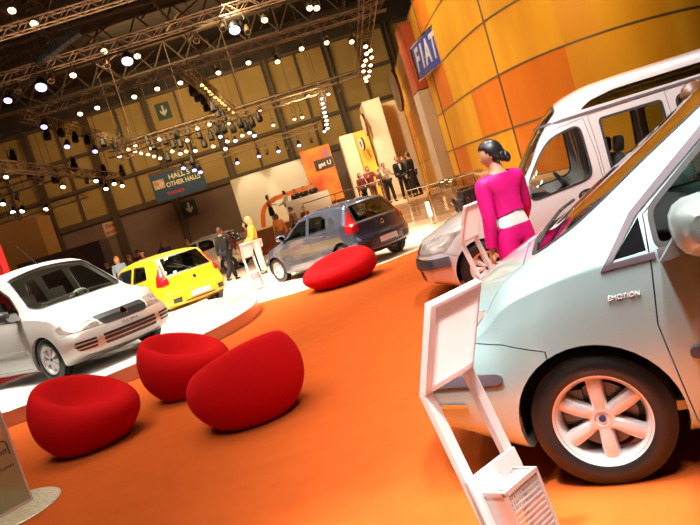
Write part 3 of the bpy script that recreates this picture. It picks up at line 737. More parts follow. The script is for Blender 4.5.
# ---------------------------------------------------------------- silver six-seater on the round platform
M_mup = mat('paint_white_silver', (.80, .76, .72), .28, .35, 1.0)
fd = [(1.22, .24), (1.10, .60), (1.14, .92), (1.35, 1.20), (1.62, 1.50), (2.20, 1.56), (2.22, .24)]
rd = [(2.24, .24), (2.24, 1.56), (3.1, 1.54), (3.16, .9), (3.0, .6), (2.85, .24)]
MU = dict(L=4.09, W=1.87, D=.6, anchor=(0, 0), paint=M_mup, wheel_side=-1,
  zb=[(0, .26), (.3, .18), (.6, .17), (3.9, .2), (4.09, .35)], wb=[(0, .74), (.3, .88), (.7, .90), (4.0, .88), (4.09, .80)],
  zm=[(0, .46), (1, .52), (4.09, .6)], wm=[(0, .84), (.3, .92), (.8, .935), (3.6, .935), (4.09, .86)],
  zs=[(0, .60), (.2, .72), (.5, .84), (1.0, .93), (2, .97), (4.09, 1.0)], ws=[(0, .78), (.3, .86), (.8, .89), (3.5, .89), (4.09, .82)],
  zr=[(0, .64), (.25, .78), (.6, .90), (.9, .97), (1.1, 1.08), (1.4, 1.36), (1.65, 1.54), (2.0, 1.62), (3.2, 1.61), (3.8, 1.52), (4.0, 1.2), (4.09, 1.0)],
  wr=[(0, .66), (.3, .72), (.8, .80), (1.1, .82), (1.5, .72), (2.0, .70), (3.2, .70), (4.09, .72)],
  zt=[(0, .67), (.25, .83), (.6, .96), (.90, 1.03), (1.1, 1.16), (1.4, 1.44), (1.65, 1.62), (2.0, 1.70), (3.2, 1.69), (3.75, 1.58), (4.0, 1.2), (4.09, 1.02)],
  fa=[(.15, .14), (.28, .03), (.42, 0), (.55, .03), (.66, .09), (1, .2)], fb=.26, fp=2.6, ra=[(.3, .03), (.6, 0), (1.9, .12)], rb=.08,
  wheels=[(.80, .31), (3.46, .31)], wheel=(.31, .19, .20, 7, 'trim'), arch=.355, archdz=.0, tuck=.03,
  windows=[
    ('door_glass', round_poly([(1.24, .95), (2.14, .99), (2.14, 1.50), (1.75, 1.48), (1.50, 1.33), (1.24, 1.08)], 1), 'y', -1.3, 1.3, M_wind, .02),
    ('rear_door_glass', round_poly([(2.30, .99), (3.05, 1.02), (3.0, 1.50), (2.30, 1.51)], 1), 'y', -1.3, 1.3, M_wind, .02),
    ('rear_side_glass', round_poly([(3.2, 1.04), (3.72, 1.06), (3.55, 1.46), (3.2, 1.49)], 1), 'y', -1.3, 1.3, M_wind, .02),
    ('windscreen', round_poly([(.95, -.70), (.88, 0), (.95, .70), (1.07, .80), (1.62, .665), (1.68, 0), (1.62, -.665), (1.07, -.80)], 1), 'z', .85, 2.2, M_clear, .025),
    ('rear_glass', round_poly([(-.6, 1.08), (.6, 1.08), (.56, 1.5), (-.56, 1.5)], 1), 'x', 3.6, 5, M_wind, .02)],
  panels=[('front_door', fd, 'y', -1.3, -.5), ('front_door', fd, 'y', .5, 1.3), ('rear_door', rd, 'y', -1.3, -.5), ('rear_door', rd, 'y', .5, 1.3),
    ('bonnet', [(-.2, -.55), (.3, -.68), (.86, -.78), (.80, 0), (.86, .78), (.3, .68), (-.2, .55)], 'z', .62, 1.3),
    ('front_bumper', [(-.5, .0), (-.5, .575), (.30, .60), (.46, .58), (.50, 0)], 'y', -1.3, 1.3)],
  patches=both('headlamp', round_poly([(.42, .60), (.86, .62), (.88, .72), (.80, .76), (.50, .74)], 1), M_lamp, out=.008)
    +[('grille', round_poly([(-.38, .585), (.38, .585), (.44, .73), (-.44, .73)], 1), 'x', -.3, .6, .008, -.03, M_black),
      ('lower_grille', [(-.46, .43), (.46, .43), (.46, .465), (-.46, .465)], 'x', -.3, .5, .004, -.03, M_black),
      ('lower_grille', [(-.46, .375), (.46, .375), (.46, .415), (-.46, .415)], 'x', -.3, .5, .004, -.03, M_black),
      ('lower_grille', [(-.44, .315), (.44, .315), (.46, .355), (-.46, .355)], 'x', -.3, .5, .004, -.03, M_black)]
    +both('fog_grille', [(.56, .43), (.84, .44), (.82, .465), (.56, .46)], M_black, out=.004)+both('fog_grille', [(.56, .38), (.82, .38), (.84, .415), (.56, .415)], M_black, out=.004)
    +both('fog_grille', [(.58, .33), (.78, .335), (.82, .36), (.56, .36)], M_black, out=.004)
    +strip([(1.2, .47), (3.0, .49), (3.0, .54), (1.2, .52)], M_mup, y=.5)
    +both('indicator', round_poly([(.9, .0), (.92, .0), (.92, .01)], 0), M_white, lo=9, hi=9.1)[:0]
    +both('tail_lamp', [(.74, .8), (.88, .8), (.82, 1.3), (.74, 1.3)], M_red_lens, lo=3.6, hi=5),
  seats=[(1.95, .55, .5), (1.95, 0, .5), (1.95, -.55, .5), (2.9, .5, .5), (2.9, 0, .5), (2.9, -.5, .5)], dash=(1.32, .95), seat_mat=M_lightin, dash_mat=M_lightin, lining=M_lightin)
def centre(X, Y, z, ang, L):
    return (X, Y, z)
mu, muc = build_car(MU, 'compact_people_carrier', (-3.24, 9.98, .23), R(144.0), 'white-silver wide six-seat car on the round white platform')
# ---------------------------------------------------------------- small hatchbacks
def small_hatch(paint, doors, taillens=M_red_lens, H=1.48, glassm=M_wind):
    k = H/1.48
    fdoor = [(1.18, .24), (1.08, .6), (1.12, .88), (1.40, 1.12), (1.72, 1.35), (2.3 if doors == 5 else 2.45, 1.40), (2.18 if doors == 5 else 2.5, .24)]
    if doors == 5:
        win = [('door_glass', round_poly([(1.24, .93), (2.12, .96), (2.14, 1.33), (1.86, 1.31), (1.62, 1.20)], 1)), ('rear_door_glass', round_poly([(2.22, .965), (2.86, 1.0), (2.80, 1.24), (2.62, 1.33), (2.22, 1.34)], 1)), ('rear_quarter_glass', round_poly([(2.93, 1.01), (3.14, 1.08), (3.0, 1.22), (2.90, 1.2)], 1))]
        pan = [('front_door', fdoor), ('rear_door', [(2.21, .24), (2.33, 1.40), (2.80, 1.38), (3.0, 1.1), (2.92, .75), (2.78, .5), (2.70, .24)])]
    else:
        win = [('door_glass', round_poly([(1.24, .93), (2.38, .97), (2.38, 1.33), (1.86, 1.31), (1.62, 1.20)], 1)), ('rear_side_glass', round_poly([(2.48, .975), (3.10, 1.02), (2.94, 1.30), (2.48, 1.335)], 1))]
        pan = [('front_door', fdoor)]
    sc = lambda P: [(x, z*k) for x, z in P]
    return dict(L=3.82, W=1.66, D=.6, anchor=(0, 0), paint=paint,
      zb=[(0, .28), (.3, .19), (.6, .17), (3.5, .22), (3.82, .32)], wb=[(0, .62), (.3, .76), (.7, .79), (3.5, .78), (3.82, .72)],
      zm=[(0, .45*k), (1, .52*k), (3.82, .56*k)], wm=[(0, .72), (.3, .80), (.8, .83), (3.4, .83), (3.82, .77)],
      zs=[(0, .58*k), (.2, .68*k), (.5, .79*k), (1.0, .88*k), (2, .92*k), (3, .96*k), (3.6, .96*k), (3.82, .90*k)], ws=[(0, .66), (.3, .74), (.8, .79), (3.3, .79), (3.82, .73)],
      zr=[(0, .62*k), (.25, .73*k), (.7, .86*k), (1.0, .93*k), (1.25, 1.02*k), (1.6, 1.22*k), (1.9, 1.36*k), (2.3, 1.41*k), (2.9, 1.40*k), (3.35, 1.36*k), (3.55, 1.22*k), (3.75, 1.0*k), (3.82, .93*k)],
      wr=[(0, .52), (.3, .60), (.9, .70), (1.2, .70), (1.6, .64), (2.2, .60), (3.2, .57), (3.82, .64)],
      zt=[(0, .66*k), (.25, .78*k), (.7, .91*k), (1.0, .98*k), (1.25, 1.08*k), (1.6, 1.29*k), (1.9, 1.43*k), (2.3, 1.48*k), (2.9, 1.475*k), (3.38, 1.42*k), (3.58, 1.24*k), (3.75, 1.02*k), (3.82, .95*k)],
      fa=[(.15, .10), (.3, .02), (.42, 0), (.55, .04), (.66, .12), (1, .25)], fb=.28, fp=2.6, ra=[(.2, .06), (.35, .0), (.55, .0), (.62, .05), (1.0, .10), (1.4, .12)], rb=.17,
      wheels=[(.74, .29), (3.20, .29)], wheel=(.292, .18, .185, 8, 'trim'), arch=.335, archdz=.0, tuck=.03, glass=glassm,
      windows=[(n, sc(P), 'y', -1.3, 1.3, glassm, .018) for n, P in win]+[
        ('windscreen', round_poly([(1.02, -.58), (.94, 0), (1.02, .58), (1.16, .66), (1.82, .545), (1.88, 0), (1.82, -.545), (1.16, -.66)], 1), 'z', .85, 2.2, M_wind, .02),
        ('rear_glass', round_poly([(-.60, .97*k), (.60, .97*k), (.50, 1.375*k), (-.50, 1.375*k)], 1), 'x', 3.2, 5, glassm, .02)],
      panels=[(n, sc(P), 'y', a, b_) for n, P in pan for a, b_ in ((-1.3, -.4), (.4, 1.3))]+[
        ('bonnet', [(-.2, -.5), (.3, -.6), (.94, -.68), (.88, 0), (.94, .68), (.3, .6), (-.2, .5)], 'z', .60*k, 1.3),
        ('tailgate', [(-.66, .60*k), (.66, .60*k), (.66, .92*k), (.55, 1.42*k), (-.55, 1.42*k), (-.66, .92*k)], 'x', 3.3, 5),
        ('rear_bumper', [(3.40, .1), (3.40, .42*k), (3.52, .585*k), (4.2, .585*k), (4.2, .1)], 'y', -1.3, 1.3),
        ('front_bumper', [(-.5, .0), (-.5, .52*k), (.30, .54*k), (.44, .5*k), (.44, 0)], 'y', -1.3, 1.3)],
      patches=both('tail_lamp', round_poly([(.605, .80*k), (.80, .78*k), (.80, .98*k), (.60, 1.33*k), (.535, 1.36*k), (.62, 1.0*k)], 1), taillens, lo=3.45, hi=5, out=.014)
        +both('reflector', [(.50, .36), (.68, .37), (.68, .47), (.48, .47)], M_black, lo=3.2, hi=5)
        +[('number_plate', [(-.25, .40), (.25, .40), (.25, .51), (-.25, .51)], 'x', 3.3, 5, .016, -.005, M_plate), ('bumper_slot', [(-.42, .335), (.38, .335), (.38, .365), (-.42, .365)], 'x', 3.3, 5, .004, -.02, M_black)]
        +both('headlamp', round_poly([(.42, .54*k), (.76, .56*k), (.76, .66*k), (.46, .63*k)], 1), M_lamp)
        +[('grille', round_poly([(-.32, .54*k), (.32, .54*k), (.30, .60*k), (-.30, .60*k)], 1), 'x', -.3, .5, .006, -.03, M_black), ('lower_grille', round_poly([(-.5, .28), (.5, .28), (.48, .40), (-.48, .40)], 1), 'x', -.3, .5, .006, -.03, M_black)]
        +strip([(1.15, .44), (2.9, .46), (2.9, .51), (1.15, .49)], paint, y=.4),
      seats=[(1.95, .34, .42), (1.95, -.34, .42), (2.75, .3, .45), (2.75, -.3, .45)], dash=(1.40, .88*k), cap_mat=M_alloy)
M_yep = mat('paint_yellow', (.90, .52, .015), .3, .05, 1.0)
M_blp = mat('paint_slate_blue', (.10, .11, .16), .26, .55, 1.0)
M_sip = mat('paint_pale_gold', (.66, .60, .46), .28, .4, 1.0)
ye, yec = build_car(small_hatch(M_yep, 3), 'hatchback', (-6.02, 18.05, 0), R(315.2), 'small yellow three-door hatchback with red tail lamps, rear towards us', 'car')
bl, blc = build_car(small_hatch(M_blp, 5, H=1.41), 'hatchback', (-1.524, 17.39, 0), R(310), 'dark slate-blue five-door hatchback behind the far red foam seat', 'car')
sil, silc = build_car(small_hatch(M_sip, 5, H=1.54), 'hatchback', (-7.3, 27.6, 0), R(-12), 'pale silver-gold five-door car behind the man in the black suit', 'car')
# small fittings
def mirror(root, c, x, z, sy, m, L, sc=1.0, arm=.10):
    h, n = c.cast((x, sy*2, z), (0, -sy, 0))
    b = MB(); y0 = h.y
    M = Matrix.Translation((x-L/2, y0+sy*(arm+.10*sc), z+.09*sc))
    rows = []
    for t, s1, dx in ((0, .55, .03), (.12, .85, .01), (.45, 1, -.0), (.8, .92, .0), (1, .55, .01)):
        ring = []
        for k_ in range(16):
            a = 2*math.pi*k_/16; ca, sa = math.cos(a), math.sin(a)
            px = .075*sc*(abs(ca)**.75)*(1 if ca > 0 else -1)*(1.25 if ca < 0 else .8); pz = .085*sc*(abs(sa)**.75)*(1 if sa > 0 else -1)
            ring.append((px*s1+dx*sc, sy*(t-.5)*.24*sc, pz*s1))
        rows.append(ring)
    V = b.sheet(rows, closed_v=True); b.bm.faces.new(V[0]); b.bm.faces.new(V[-1])
    o = b.build('mirror', m, root, loc=M.translation, smooth=50)
    f = MB(); P = [(-.14*sc, -.06*sc), (.02*sc, -.035*sc), (.01*sc, .05*sc), (-.04*sc, .06*sc)]
    f.poly([(px, -sy*(arm+.10*sc)*1.02, pz-.05*sc) for px, pz in P], (0, sy*(arm+.09*sc), .02*sc)); f.build('mirror_foot', m, o)
    g = MB(); g.box((.066*sc, 0, 0), (.006, .19*sc, .12*sc), bev=.002); g.build('mirror_glass', M_chrome, o)
    return o
mirror(ul, ulc, 1.52, .985, -1, mat('paint_mirror', (.34, .40, .38), .3, .6, .4), 4.72, 1.3); mirror(ul, ulc, 1.52, .985, 1, M_ulp, 4.72, 1.3)
mirror(mu, muc, 1.30, .98, 1, M_black, 4.09, .95); mirror(mu, muc, 1.36, .98, -1, M_black, 4.09, .75, .02)
for r_, c_, m_ in ((ye, yec, M_yep), (bl, blc, M_blp), (sil, silc, M_sip)):
    for s_ in (-1, 1): mirror(r_, c_, 1.30, .93, s_, m_, 3.82, .9, .04)
mirror(do, doc, 1.58, .93, 1, M_black, 4.3, 1.1)
def handle(root, c, x, z, sy, L, m=M_black, w=.16):
    h, n = c.cast((x, sy*2, z), (0, -sy, 0)); b = MB()
    b.box((0, 0, 0), (w, .03, .035), bev=.01); b.build('door_handle', m, root, loc=(x-L/2, h.y+sy*.012, z))
def cup(root, c, x, z, sy, L, m=M_black):
    h, n = c.cast((x, sy*2, z), (0, -sy, 0)); b = MB()
    b.lathe([(0, .0), (.055, .0), (.065, .008), (.06, .014), (0, .014)], 24, Matrix.Rotation(R(-90*sy), 4, 'X') @ Matrix.Diagonal((1.5, 1, 1, 1)))
    b.build('handle_cup', M_dark, root, loc=(x-L/2, h.y-sy*.004, z))
for sy in (-1, 1):
    cup(do, doc, 2.08, .80, sy, 4.3); handle(do, doc, 2.10, .815, sy, 4.3, M_trim)
    handle(mu, muc, 2.05, .86, sy, 4.09, M_mup); handle(mu, muc, 2.98, .88, sy, 4.09, M_mup)
    for r_, c_, m_ in ((ye, yec, M_yep), (bl, blc, M_blp), (sil, silc, M_sip)): handle(r_, c_, 2.05, .82, sy, 3.82, m_)
    for r_, c_, m_ in ((bl, blc, M_blp), (sil, silc, M_sip)): handle(r_, c_, 2.72, .84, sy, 3.82, m_)
    handle(ul, ulc, 2.15, .90, sy, 4.72, M_ulp)
def badge(root, c, o, d, r, L, m, nm='badge', up=(0, 0, 1)):
    h, n = c.cast(o, d); b = MB()
    b.lathe([(0, .0), (r, 0), (r*1.0, .012), (r*.85, .016), (r*.8, .011), (0, .012)], 28)
    q = n.to_track_quat('Z', 'Y'); o_ = b.build(nm, m, root, loc=h-Vector((L/2, 0, 0)), smooth=40); o_.rotation_mode = 'QUATERNION'; o_.rotation_quaternion = q; return o_
badge(mu, muc, (-2, 0, .665), (1, 0, 0), .06, 4.09, M_chrome)
badge(ye, yec, (8, 0, .80), (-1, 0, 0), .045, 3.82, M_chrome); badge(bl, blc, (8, 0, .80), (-1, 0, 0), .045, 3.82, M_chrome)
for r_, c_ in ((ye, yec), (bl, blc)):
    h, n = c_.cast((8, 0, .99), (-1, 0, 0)); b = MB(); p0 = h-Vector((1.91, 0, 0)); b.tube(p0+Vector((.01, 0, 0)), p0+Vector((-.11, -.28, .20)), .012, 6); b.tube(p0+Vector((-.04, -.16, .07)), p0+Vector((-.17, -.42, .19)), .009, 6); b.ball(p0, (.03, .03, .03), 10, 8)
    b.build('rear_wiper', M_black, r_)
# badge lettering on the green-silver people carrier
h, n = ulc.cast((1.170, -3, .842), (0, 1, 0))
tang = Vector((1, 0, .0)); tang = (tang-n*tang.dot(n)).normalized()
text('badge_lettering', 'EMOTION', .027, M_white, ul, face_matrix(h+n*.005-Vector((2.36, 0, 0)), tang, n.cross(tang)*1), .003, False, .15, 1.05)
# lettering on the bumper of the platform car
h, n = muc.cast((-3, 0, .525), (1, 0, 0))
text('bumper_lettering', 'MULTIPLA', .05, M_disc, mu, face_matrix(h+Vector((-2.045-.012, 0, 0)), (0, -1, 0), (0, 0, 1)), .002, False, 0, 1.3)
# wipers of the people carriers
def wiper(root, c, L, P, m=M_black, r=.010):
    b = MB(); q = []
    for x, y in P:
        h, n = c.cast((x, y, 3), (0, 0, -1)); q.append(h+n*.03-Vector((L/2, 0, 0)))
    for a, d in zip(q[:-1], q[1:]): b.tube(a, d, r, 6)
    b.build('wiper', m, root)
wiper(ul, ulc, 4.72, [(.86, -.62), (.86, -.3), (.90, -.0)]); wiper(ul, ulc, 4.72, [(.90, .05), (.88, .3), (.92, .60)])
wiper(mu, muc, 4.09, [(.98, -.62), (.97, -.3), (.98, .0)]); wiper(mu, muc, 4.09, [(.98, .05), (.97, .3), (1.0, .62)])
wiper(do, doc, 4.3, [(1.36, -.6), (1.34, -.2), (1.36, .1)])
# cowl under the windscreen of the front car, roof aerial on the platform car
b = MB(); h, n = muc.cast((1.75, 0, 4), (0, 0, -1)); p = h-Vector((2.045, 0, 0)); b.tube(p, p+Vector((.42, 0, .40)), .007, 6, .003); b.build('aerial', M_chrome, mu)
# ---------------------------------------------------------------- red foam seats
M_red = noisy(mat('red_foam', (.50, .002, .004), .9, spec=.12), (.44, .0015, .003), 40, 3, .5, .12, bscale=300)
def foam_seat(loc, rad, h0, dh, dirn, label, sy=1.0, scoop=.42):
    n = 64; b = MB(); prof = [(0, 0, 0), (.30, 0, 0), (.60, .0, 0), (.66, .015, .0), (.80, .14, .1), (.95, .34, .3), (1.0, .52, .55), (.99, .72, .8), (.90, .90, .95), (.78, 1.0, 1.0), (.66, .97, 1.0), (.54, .88, .95), (.40, .74, .85), (.22, .64, .4), (0, .62, 0)]
    P = prof
    for _ in range(2):
        q = [P[0]]
        for a, c in zip(P[:-1], P[1:]):
            q.append(tuple(a[i]*.75+c[i]*.25 for i in range(3))); q.append(tuple(a[i]*.25+c[i]*.75 for i in range(3)))
        q.append(P[-1]); P = q
    rows = []
    for r, z, t in P[1:-1]:
        ring = []
        for k in range(n):
            a = 2*math.pi*k/n; c = math.cos(a)
            h = h0+dh*c*t; ring.append((rad*r*c, rad*sy*r*math.sin(a), z*h))
        rows.append(ring)
    V = b.sheet(rows, closed_v=True)
    c0 = b.bm.verts.new((0, 0, P[0][1])); c1 = b.bm.verts.new((0, 0, P[-1][1]*h0))
    for i in range(n):
        b.bm.faces.new((c0, V[0][(i+1) % n], V[0][i])); b.bm.faces.new((c1, V[-1][i], V[-1][(i+1) % n]))
    return b.build('foam_seat', M_red, None, loc=loc, rot=(0, 0, R(dirn)), smooth=60, label=label, cat='seat', group='red foam seats on the orange carpet')
foam_seat((-2.80, 6.52, 0), .50, .55, .15, 160, 'round red foam seat nearest the lower left corner, its hollow visible on top')
foam_seat((-2.03, 7.5, 0), .49, .56, .14, 160, 'round red foam seat beside the white platform, partly behind the tilted red one')
foam_seat((-1.13, 5.80, 0), .51, .56, .14, -50, 'red foam seat with its high back to us, rightmost of the three together')
foam_seat((-.22, 12.8, 0), .72, .46, .12, 60, 'wide red foam seat standing alone in front of the dark blue hatchback')
# ---------------------------------------------------------------- information stands
M_stand = mat('stand_white', (.86, .78, .76), .3, coat=.3)
M_face = noisy(mat('stand_face', (.80, .70, .70), .35, coat=.3), (.66, .56, .55), 5, 2, .8)
for m_ in (M_stand, M_face):   # frosted acrylic lets light through
    nt_ = m_.node_tree; o_ = nt_.nodes['Material Output']; b_ = nt_.nodes['Principled BSDF']; t_ = nt_.nodes.new('ShaderNodeBsdfTranslucent'); t_.inputs[0].default_value = (.97, .92, .92, 1)
    x_ = nt_.nodes.new('ShaderNodeMixShader'); x_.inputs[0].default_value = .65 if m_ is M_face else .3
    nt_.links.new(b_.outputs[0], x_.inputs[1]); nt_.links.new(t_.outputs[0], x_.inputs[2]); nt_.links.new(x_.outputs[0], o_.inputs[0])
M_mesh = mat('perforated_steel', (.55, .5, .48), .35, .6)
def brochure_rack():
    b = MB()
    W_, D_, Hh = .19, .12, .34
    for x in (-W_/2, W_/2): b.box((x, -D_/2, Hh/2), (.006, D_, Hh))
    for i in range(16): b.box((0, -D_, .02+i*.02), (W_, .004, .007))
    for i in range(16): b.box((-W_/2+.006+i*.0118, -D_, Hh/2), (.002, .003, Hh))
    b.box((0, -D_/2, .006), (W_, D_, .01))
    for a in ((-W_/2, 0), (W_/2, 0), (-W_/2, -D_), (W_/2, -D_)): b.box((a[0], a[1], Hh/2), (.014, .014, Hh))
    b.box((0, -D_, Hh), (W_+.014, .014, .016)); b.box((0, 0, Hh), (W_+.014, .014, .016)); b.box((-W_/2, -D_/2, Hh), (.014, D_, .016)); b.box((W_/2, -D_/2, Hh), (.014, D_, .016))
    for i in range(12):
        b.tube((-W_/2+i*.0158, -D_, Hh), (min(-W_/2+i*.0158+.06, W_/2), 0, Hh), .0022, 4); b.tube((-W_/2+i*.0158, 0, Hh), (min(-W_/2+i*.0158+.06, W_/2), -D_, Hh), .0022, 4)
    return b.mesh('rack', 0)
def info_stand():
    root = empty('information_stand')
    # local: x = width, -y = front (n), z up
    Wd = .285; prof = [(-.16-.0, .83), (0, 1.125)]
    t = .028
    def Y(n): return -n
    def slab(x0, x1, n0, z0, n1, z1, mb, th=t):
        d = Vector((0, Y(n1)-Y(n0), z1-z0)).normalized(); nn = Vector((0, -d.z, d.y))  # towards the back
        a = Vector((0, Y(n0), z0)); c = Vector((0, Y(n1), z1)); q = [a, c, c-nn*th, a-nn*th]
        mb.poly([(x0, p.y, p.z) for p in q], (x1-x0, 0, 0))
    b = MB()
    slab(0, .030, -.16, .79, 0, 1.125, b); slab(Wd-.012, Wd, -.16, .79, 0, 1.125, b)
    slab(.028, Wd-.01, -.0066, 1.111, 0, 1.125, b); slab(.028, Wd-.01, -.16, .79, -.149, .813, b)
    b.build('display_head', M_stand, root)
    f = MB(); slab(.030, Wd-.004, -.148, .815, -.006, 1.112, f, .004)
    fo = f.build('face_plate', M_face, root); fo.location = (0, -.003, .0)
    b = MB()
    for x0, x1 in ((0, .045), (Wd-.045, Wd)):
        slab(x0, x1, -.045, .30, -.163, .80, b); slab(x0, x1, .03, .02, -.045, .305, b)
    slab(.0, Wd, -.056, .40, -.072, .465, b)
    slab(.0, Wd, -.035, .26, -.056, .40, b)
    b.build('frame_leg', M_stand, root)
    b = MB(); b.box((Wd/2, 0, .012), (.42, .40, .024), bev=.006); b.build('base_plate', M_mesh, root, loc=(0, .02, 0))
    link('brochure_rack', brochure_rack(), M_mesh, root, (Wd/2-.005, .035, .06), (R(-7), 0, 0))
    s = MB(); s.lathe([(0, 0), (.006, 0), (.006, .004), (0, .004)], 12, Matrix.Translation((Wd/2, .048, .432)) @ Matrix.Rotation(R(90), 4, 'X')); s.build('screw', M_chrome, root)
    return root
st = info_stand(); st.location = (.22, 2.35, 0); st.rotation_euler = (0, 0, R(39.3))
tag(st, 'white kinked information stand with a brochure rack, large in the foreground before the front wheel', 'display stand', 'white information stands')
s2 = copy_tree(st); s2.location = (1.18, 6.5, 0); s2.rotation_euler = (0, 0, R(44)); s2['label'] = 'white information stand in front of the van\'s wheel beside the woman in magenta'
s3 = copy_tree(st); s3.location = (-2.32, 16.2, 0); s3.rotation_euler = (0, 0, R(20)); s3['label'] = 'small far information stand by the dark blue hatchback\'s front wheel'
# lectern board bottom left
r_ = empty('display_board', (-2.90, 5.30, 0), R(50), label='olive-green glass board on a round tread-plate foot at the lower left corner', cat='display board')
M_board = mat('board_olive', (.42, .38, .20), .15, coat=.7); M_edge = mat('glass_edge_pink', (.80, .56, .48), .2)
b = MB(); b.box((-.35, 0, .56), (.70, .012, 1.08), bev=.002); b.build('board', M_board, r_)
b = MB(); b.box((.004, 0, .56), (.014, .02, 1.1)); b.box((-.35, 0, .02), (.70, .022, .03)); b.build('edge_trim', M_edge, r_)
b = MB(); b.lathe([(0, 0), (.40, 0), (.42, .006), (.41, .014), (0, .016)], 64); b.build('round_foot', noisy(mat('tread_plate', (.72, .62, .42), .3, .3), (.5, .42, .28), 14, 0, .7, stretch=(3, 1, 1)), r_, loc=(-.2, .05, 0))
text('board_text', 'Edition', .075, M_black, r_, face_matrix((-.16, -.008, .46), (1, 0, 0), (0, 0, 1)), .001, False, .3)
text('board_text', 'the new one is yours', .034, M_black, r_, face_matrix((-.18, -.008, .34), (1, 0, 0), (0, 0, 1)), .001, False, .2)
b = MB(); pts_ = [(-.34, .54), (-.06, .54), (-.035, .52), (-.035, .42)]
for a, c in zip(pts_[:-1], pts_[1:]): b.tube((a[0], -.009, a[1]), (c[0], -.009, c[1]), .004, 6)
b.build('board_emblem_line', M_black, r_)
# ---------------------------------------------------------------- people
M_skin = noisy(mat('skin', (.62, .33, .20), .55), (.56, .28, .17), 8, 3, .5)
def cloth(name, c, c2=None, rough=.8): return noisy(mat(name, c, rough, spec=.25), c2 or tuple(v*.75 for v in c), 12, 4, .6, .1)
CL = dict(black=cloth('cloth_black', (.018, .016, .018)), white=cloth('cloth_white', (.78, .74, .70)), magenta=cloth('cloth_magenta', (.66, .006, .17), (.55, .004, .13), .5),
  brown=cloth('cloth_brown', (.16, .07, .04)), maroon=cloth('cloth_maroon', (.20, .03, .03)), beige=cloth('cloth_beige', (.42, .32, .20)), yellow=cloth('cloth_yellow', (.75, .42, .06)),
  blue=cloth('cloth_blue', (.05, .09, .25)), pale_blue=cloth('cloth_pale_blue', (.28, .36, .45)), pink=cloth('cloth_pink', (.62, .03, .16)), grey=cloth('cloth_grey', (.14, .13, .13)), red=cloth('cloth_red', (.55, .02, .02)), orange=cloth('cloth_orange', (.60, .20, .04)))
HAIR = dict(black=mat('hair_black', (.015, .010, .010), .35), brown=mat('hair_brown', (.09, .035, .015), .4), blonde=mat('hair_blonde', (.62, .42, .18), .45), ginger=mat('hair_ginger', (.45, .14, .03), .45), grey=mat('hair_grey', (.35, .30, .27), .5))
M_shoe = mat('shoe_black', (.015, .013, .013), .35)
def skin_mesh(V, E, rad, root=0, sub=1, extra=None, name='body', vox=0):
    me = bpy.data.meshes.new(name); me.from_pydata([tuple(v) for v in V], E, [])
    o = bpy.data.objects.new(name, me); COL.objects.link(o)
    m = o.modifiers.new('s', 'SKIN'); m.use_smooth_shade = True
    sv = me.skin_vertices[0].data if me.skin_vertices else None
    if sv is None:
        bm = bmesh.new(); bm.from_mesh(me); bm.verts.layers.skin.verify(); bm.to_mesh(me); bm.free(); sv = me.skin_vertices[0].data
    for i, r in enumerate(rad):
        sv[i].radius = r if isinstance(r, (tuple, list)) else (r, r); sv[i].use_root = (i == root)
    if sub: s_ = o.modifiers.new('u', 'SUBSURF'); s_.levels = sub; s_.render_levels = sub
    dg = bpy.context.evaluated_depsgraph_get(); r = bpy.data.meshes.new_from_object(o.evaluated_get(dg)); bpy.data.objects.remove(o)
    if extra:
        bm = bmesh.new(); bm.from_mesh(r)
        for x in extra: bm.from_mesh(x)
        bm.to_mesh(r); bm.free()
    if vox:
        o = bpy.data.objects.new('v', r); COL.objects.link(o); m = o.modifiers.new('r', 'REMESH'); m.mode = 'VOXEL'; m.voxel_size = vox; m.use_smooth_shade = True
        s_ = o.modifiers.new('sm', 'SMOOTH'); s_.iterations = 2; s_.factor = .4
        dg = bpy.context.evaluated_depsgraph_get(); r = bpy.data.meshes.new_from_object(o.evaluated_get(dg)); bpy.data.objects.remove(o)
    for p in r.polygons: p.use_smooth = True
    return r
def head_mesh(s):
    """head centred on its middle, facing -y, s = head height"""
    bm = bmesh.new(); bmesh.ops.create_uvsphere(bm, u_segments=28, v_segments=20, radius=1)
    for v in bm.verts:
        x, y, z = v.co
        w = .345 if z > -.1 else .345-.13*min((-.1-z)/.9, 1)**1.1
        d = .43 if y > 0 else .40
        if z < -.25 and y > 0: d -= .20*min((-.25-z)/.6, 1)
        nx, ny, nz = x*w, y*d, z*.5
        if y < -.55: ny = ny*.97
        # brow, eye sockets, nose, lips, chin
        if y < 0:
            g = lambda cx, cz, sx, sz: math.exp(-((x-cx)/sx)**2-((z-cz)/sz)**2)
            ny -= .075*g(0, -.16, .13, .20)*(1 if z < .12 else .5)+.03*g(0, -.28, .18, .10)
            ny += .045*(g(.36, .03, .17, .11)+g(-.36, .03, .17, .11))
            ny -= .018*(g(.36, .17, .22, .07)+g(-.36, .17, .22, .07))
            ny -= .025*g(0, -.52, .24, .06)+.022*g(0, -.64, .22, .06)-.018*g(0, -.58, .26, .03)
            ny -= .045*g(0, -.88, .3, .14)
        v.co = (nx*s, ny*s, nz*s)
    b2 = [bm]
    for sx in (-1, 1):
        r = bmesh.ops.create_uvsphere(bm, u_segments=10, v_segments=8, radius=1)
        bmesh.ops.transform(bm, matrix=Matrix.Translation((sx*.345*s, .03*s, -.02*s)) @ Matrix.Diagonal((.03*s, .07*s, .13*s, 1)), verts=r['verts'])
    me = bpy.data.meshes.new('head'); bm.to_mesh(me); bm.free(); return me
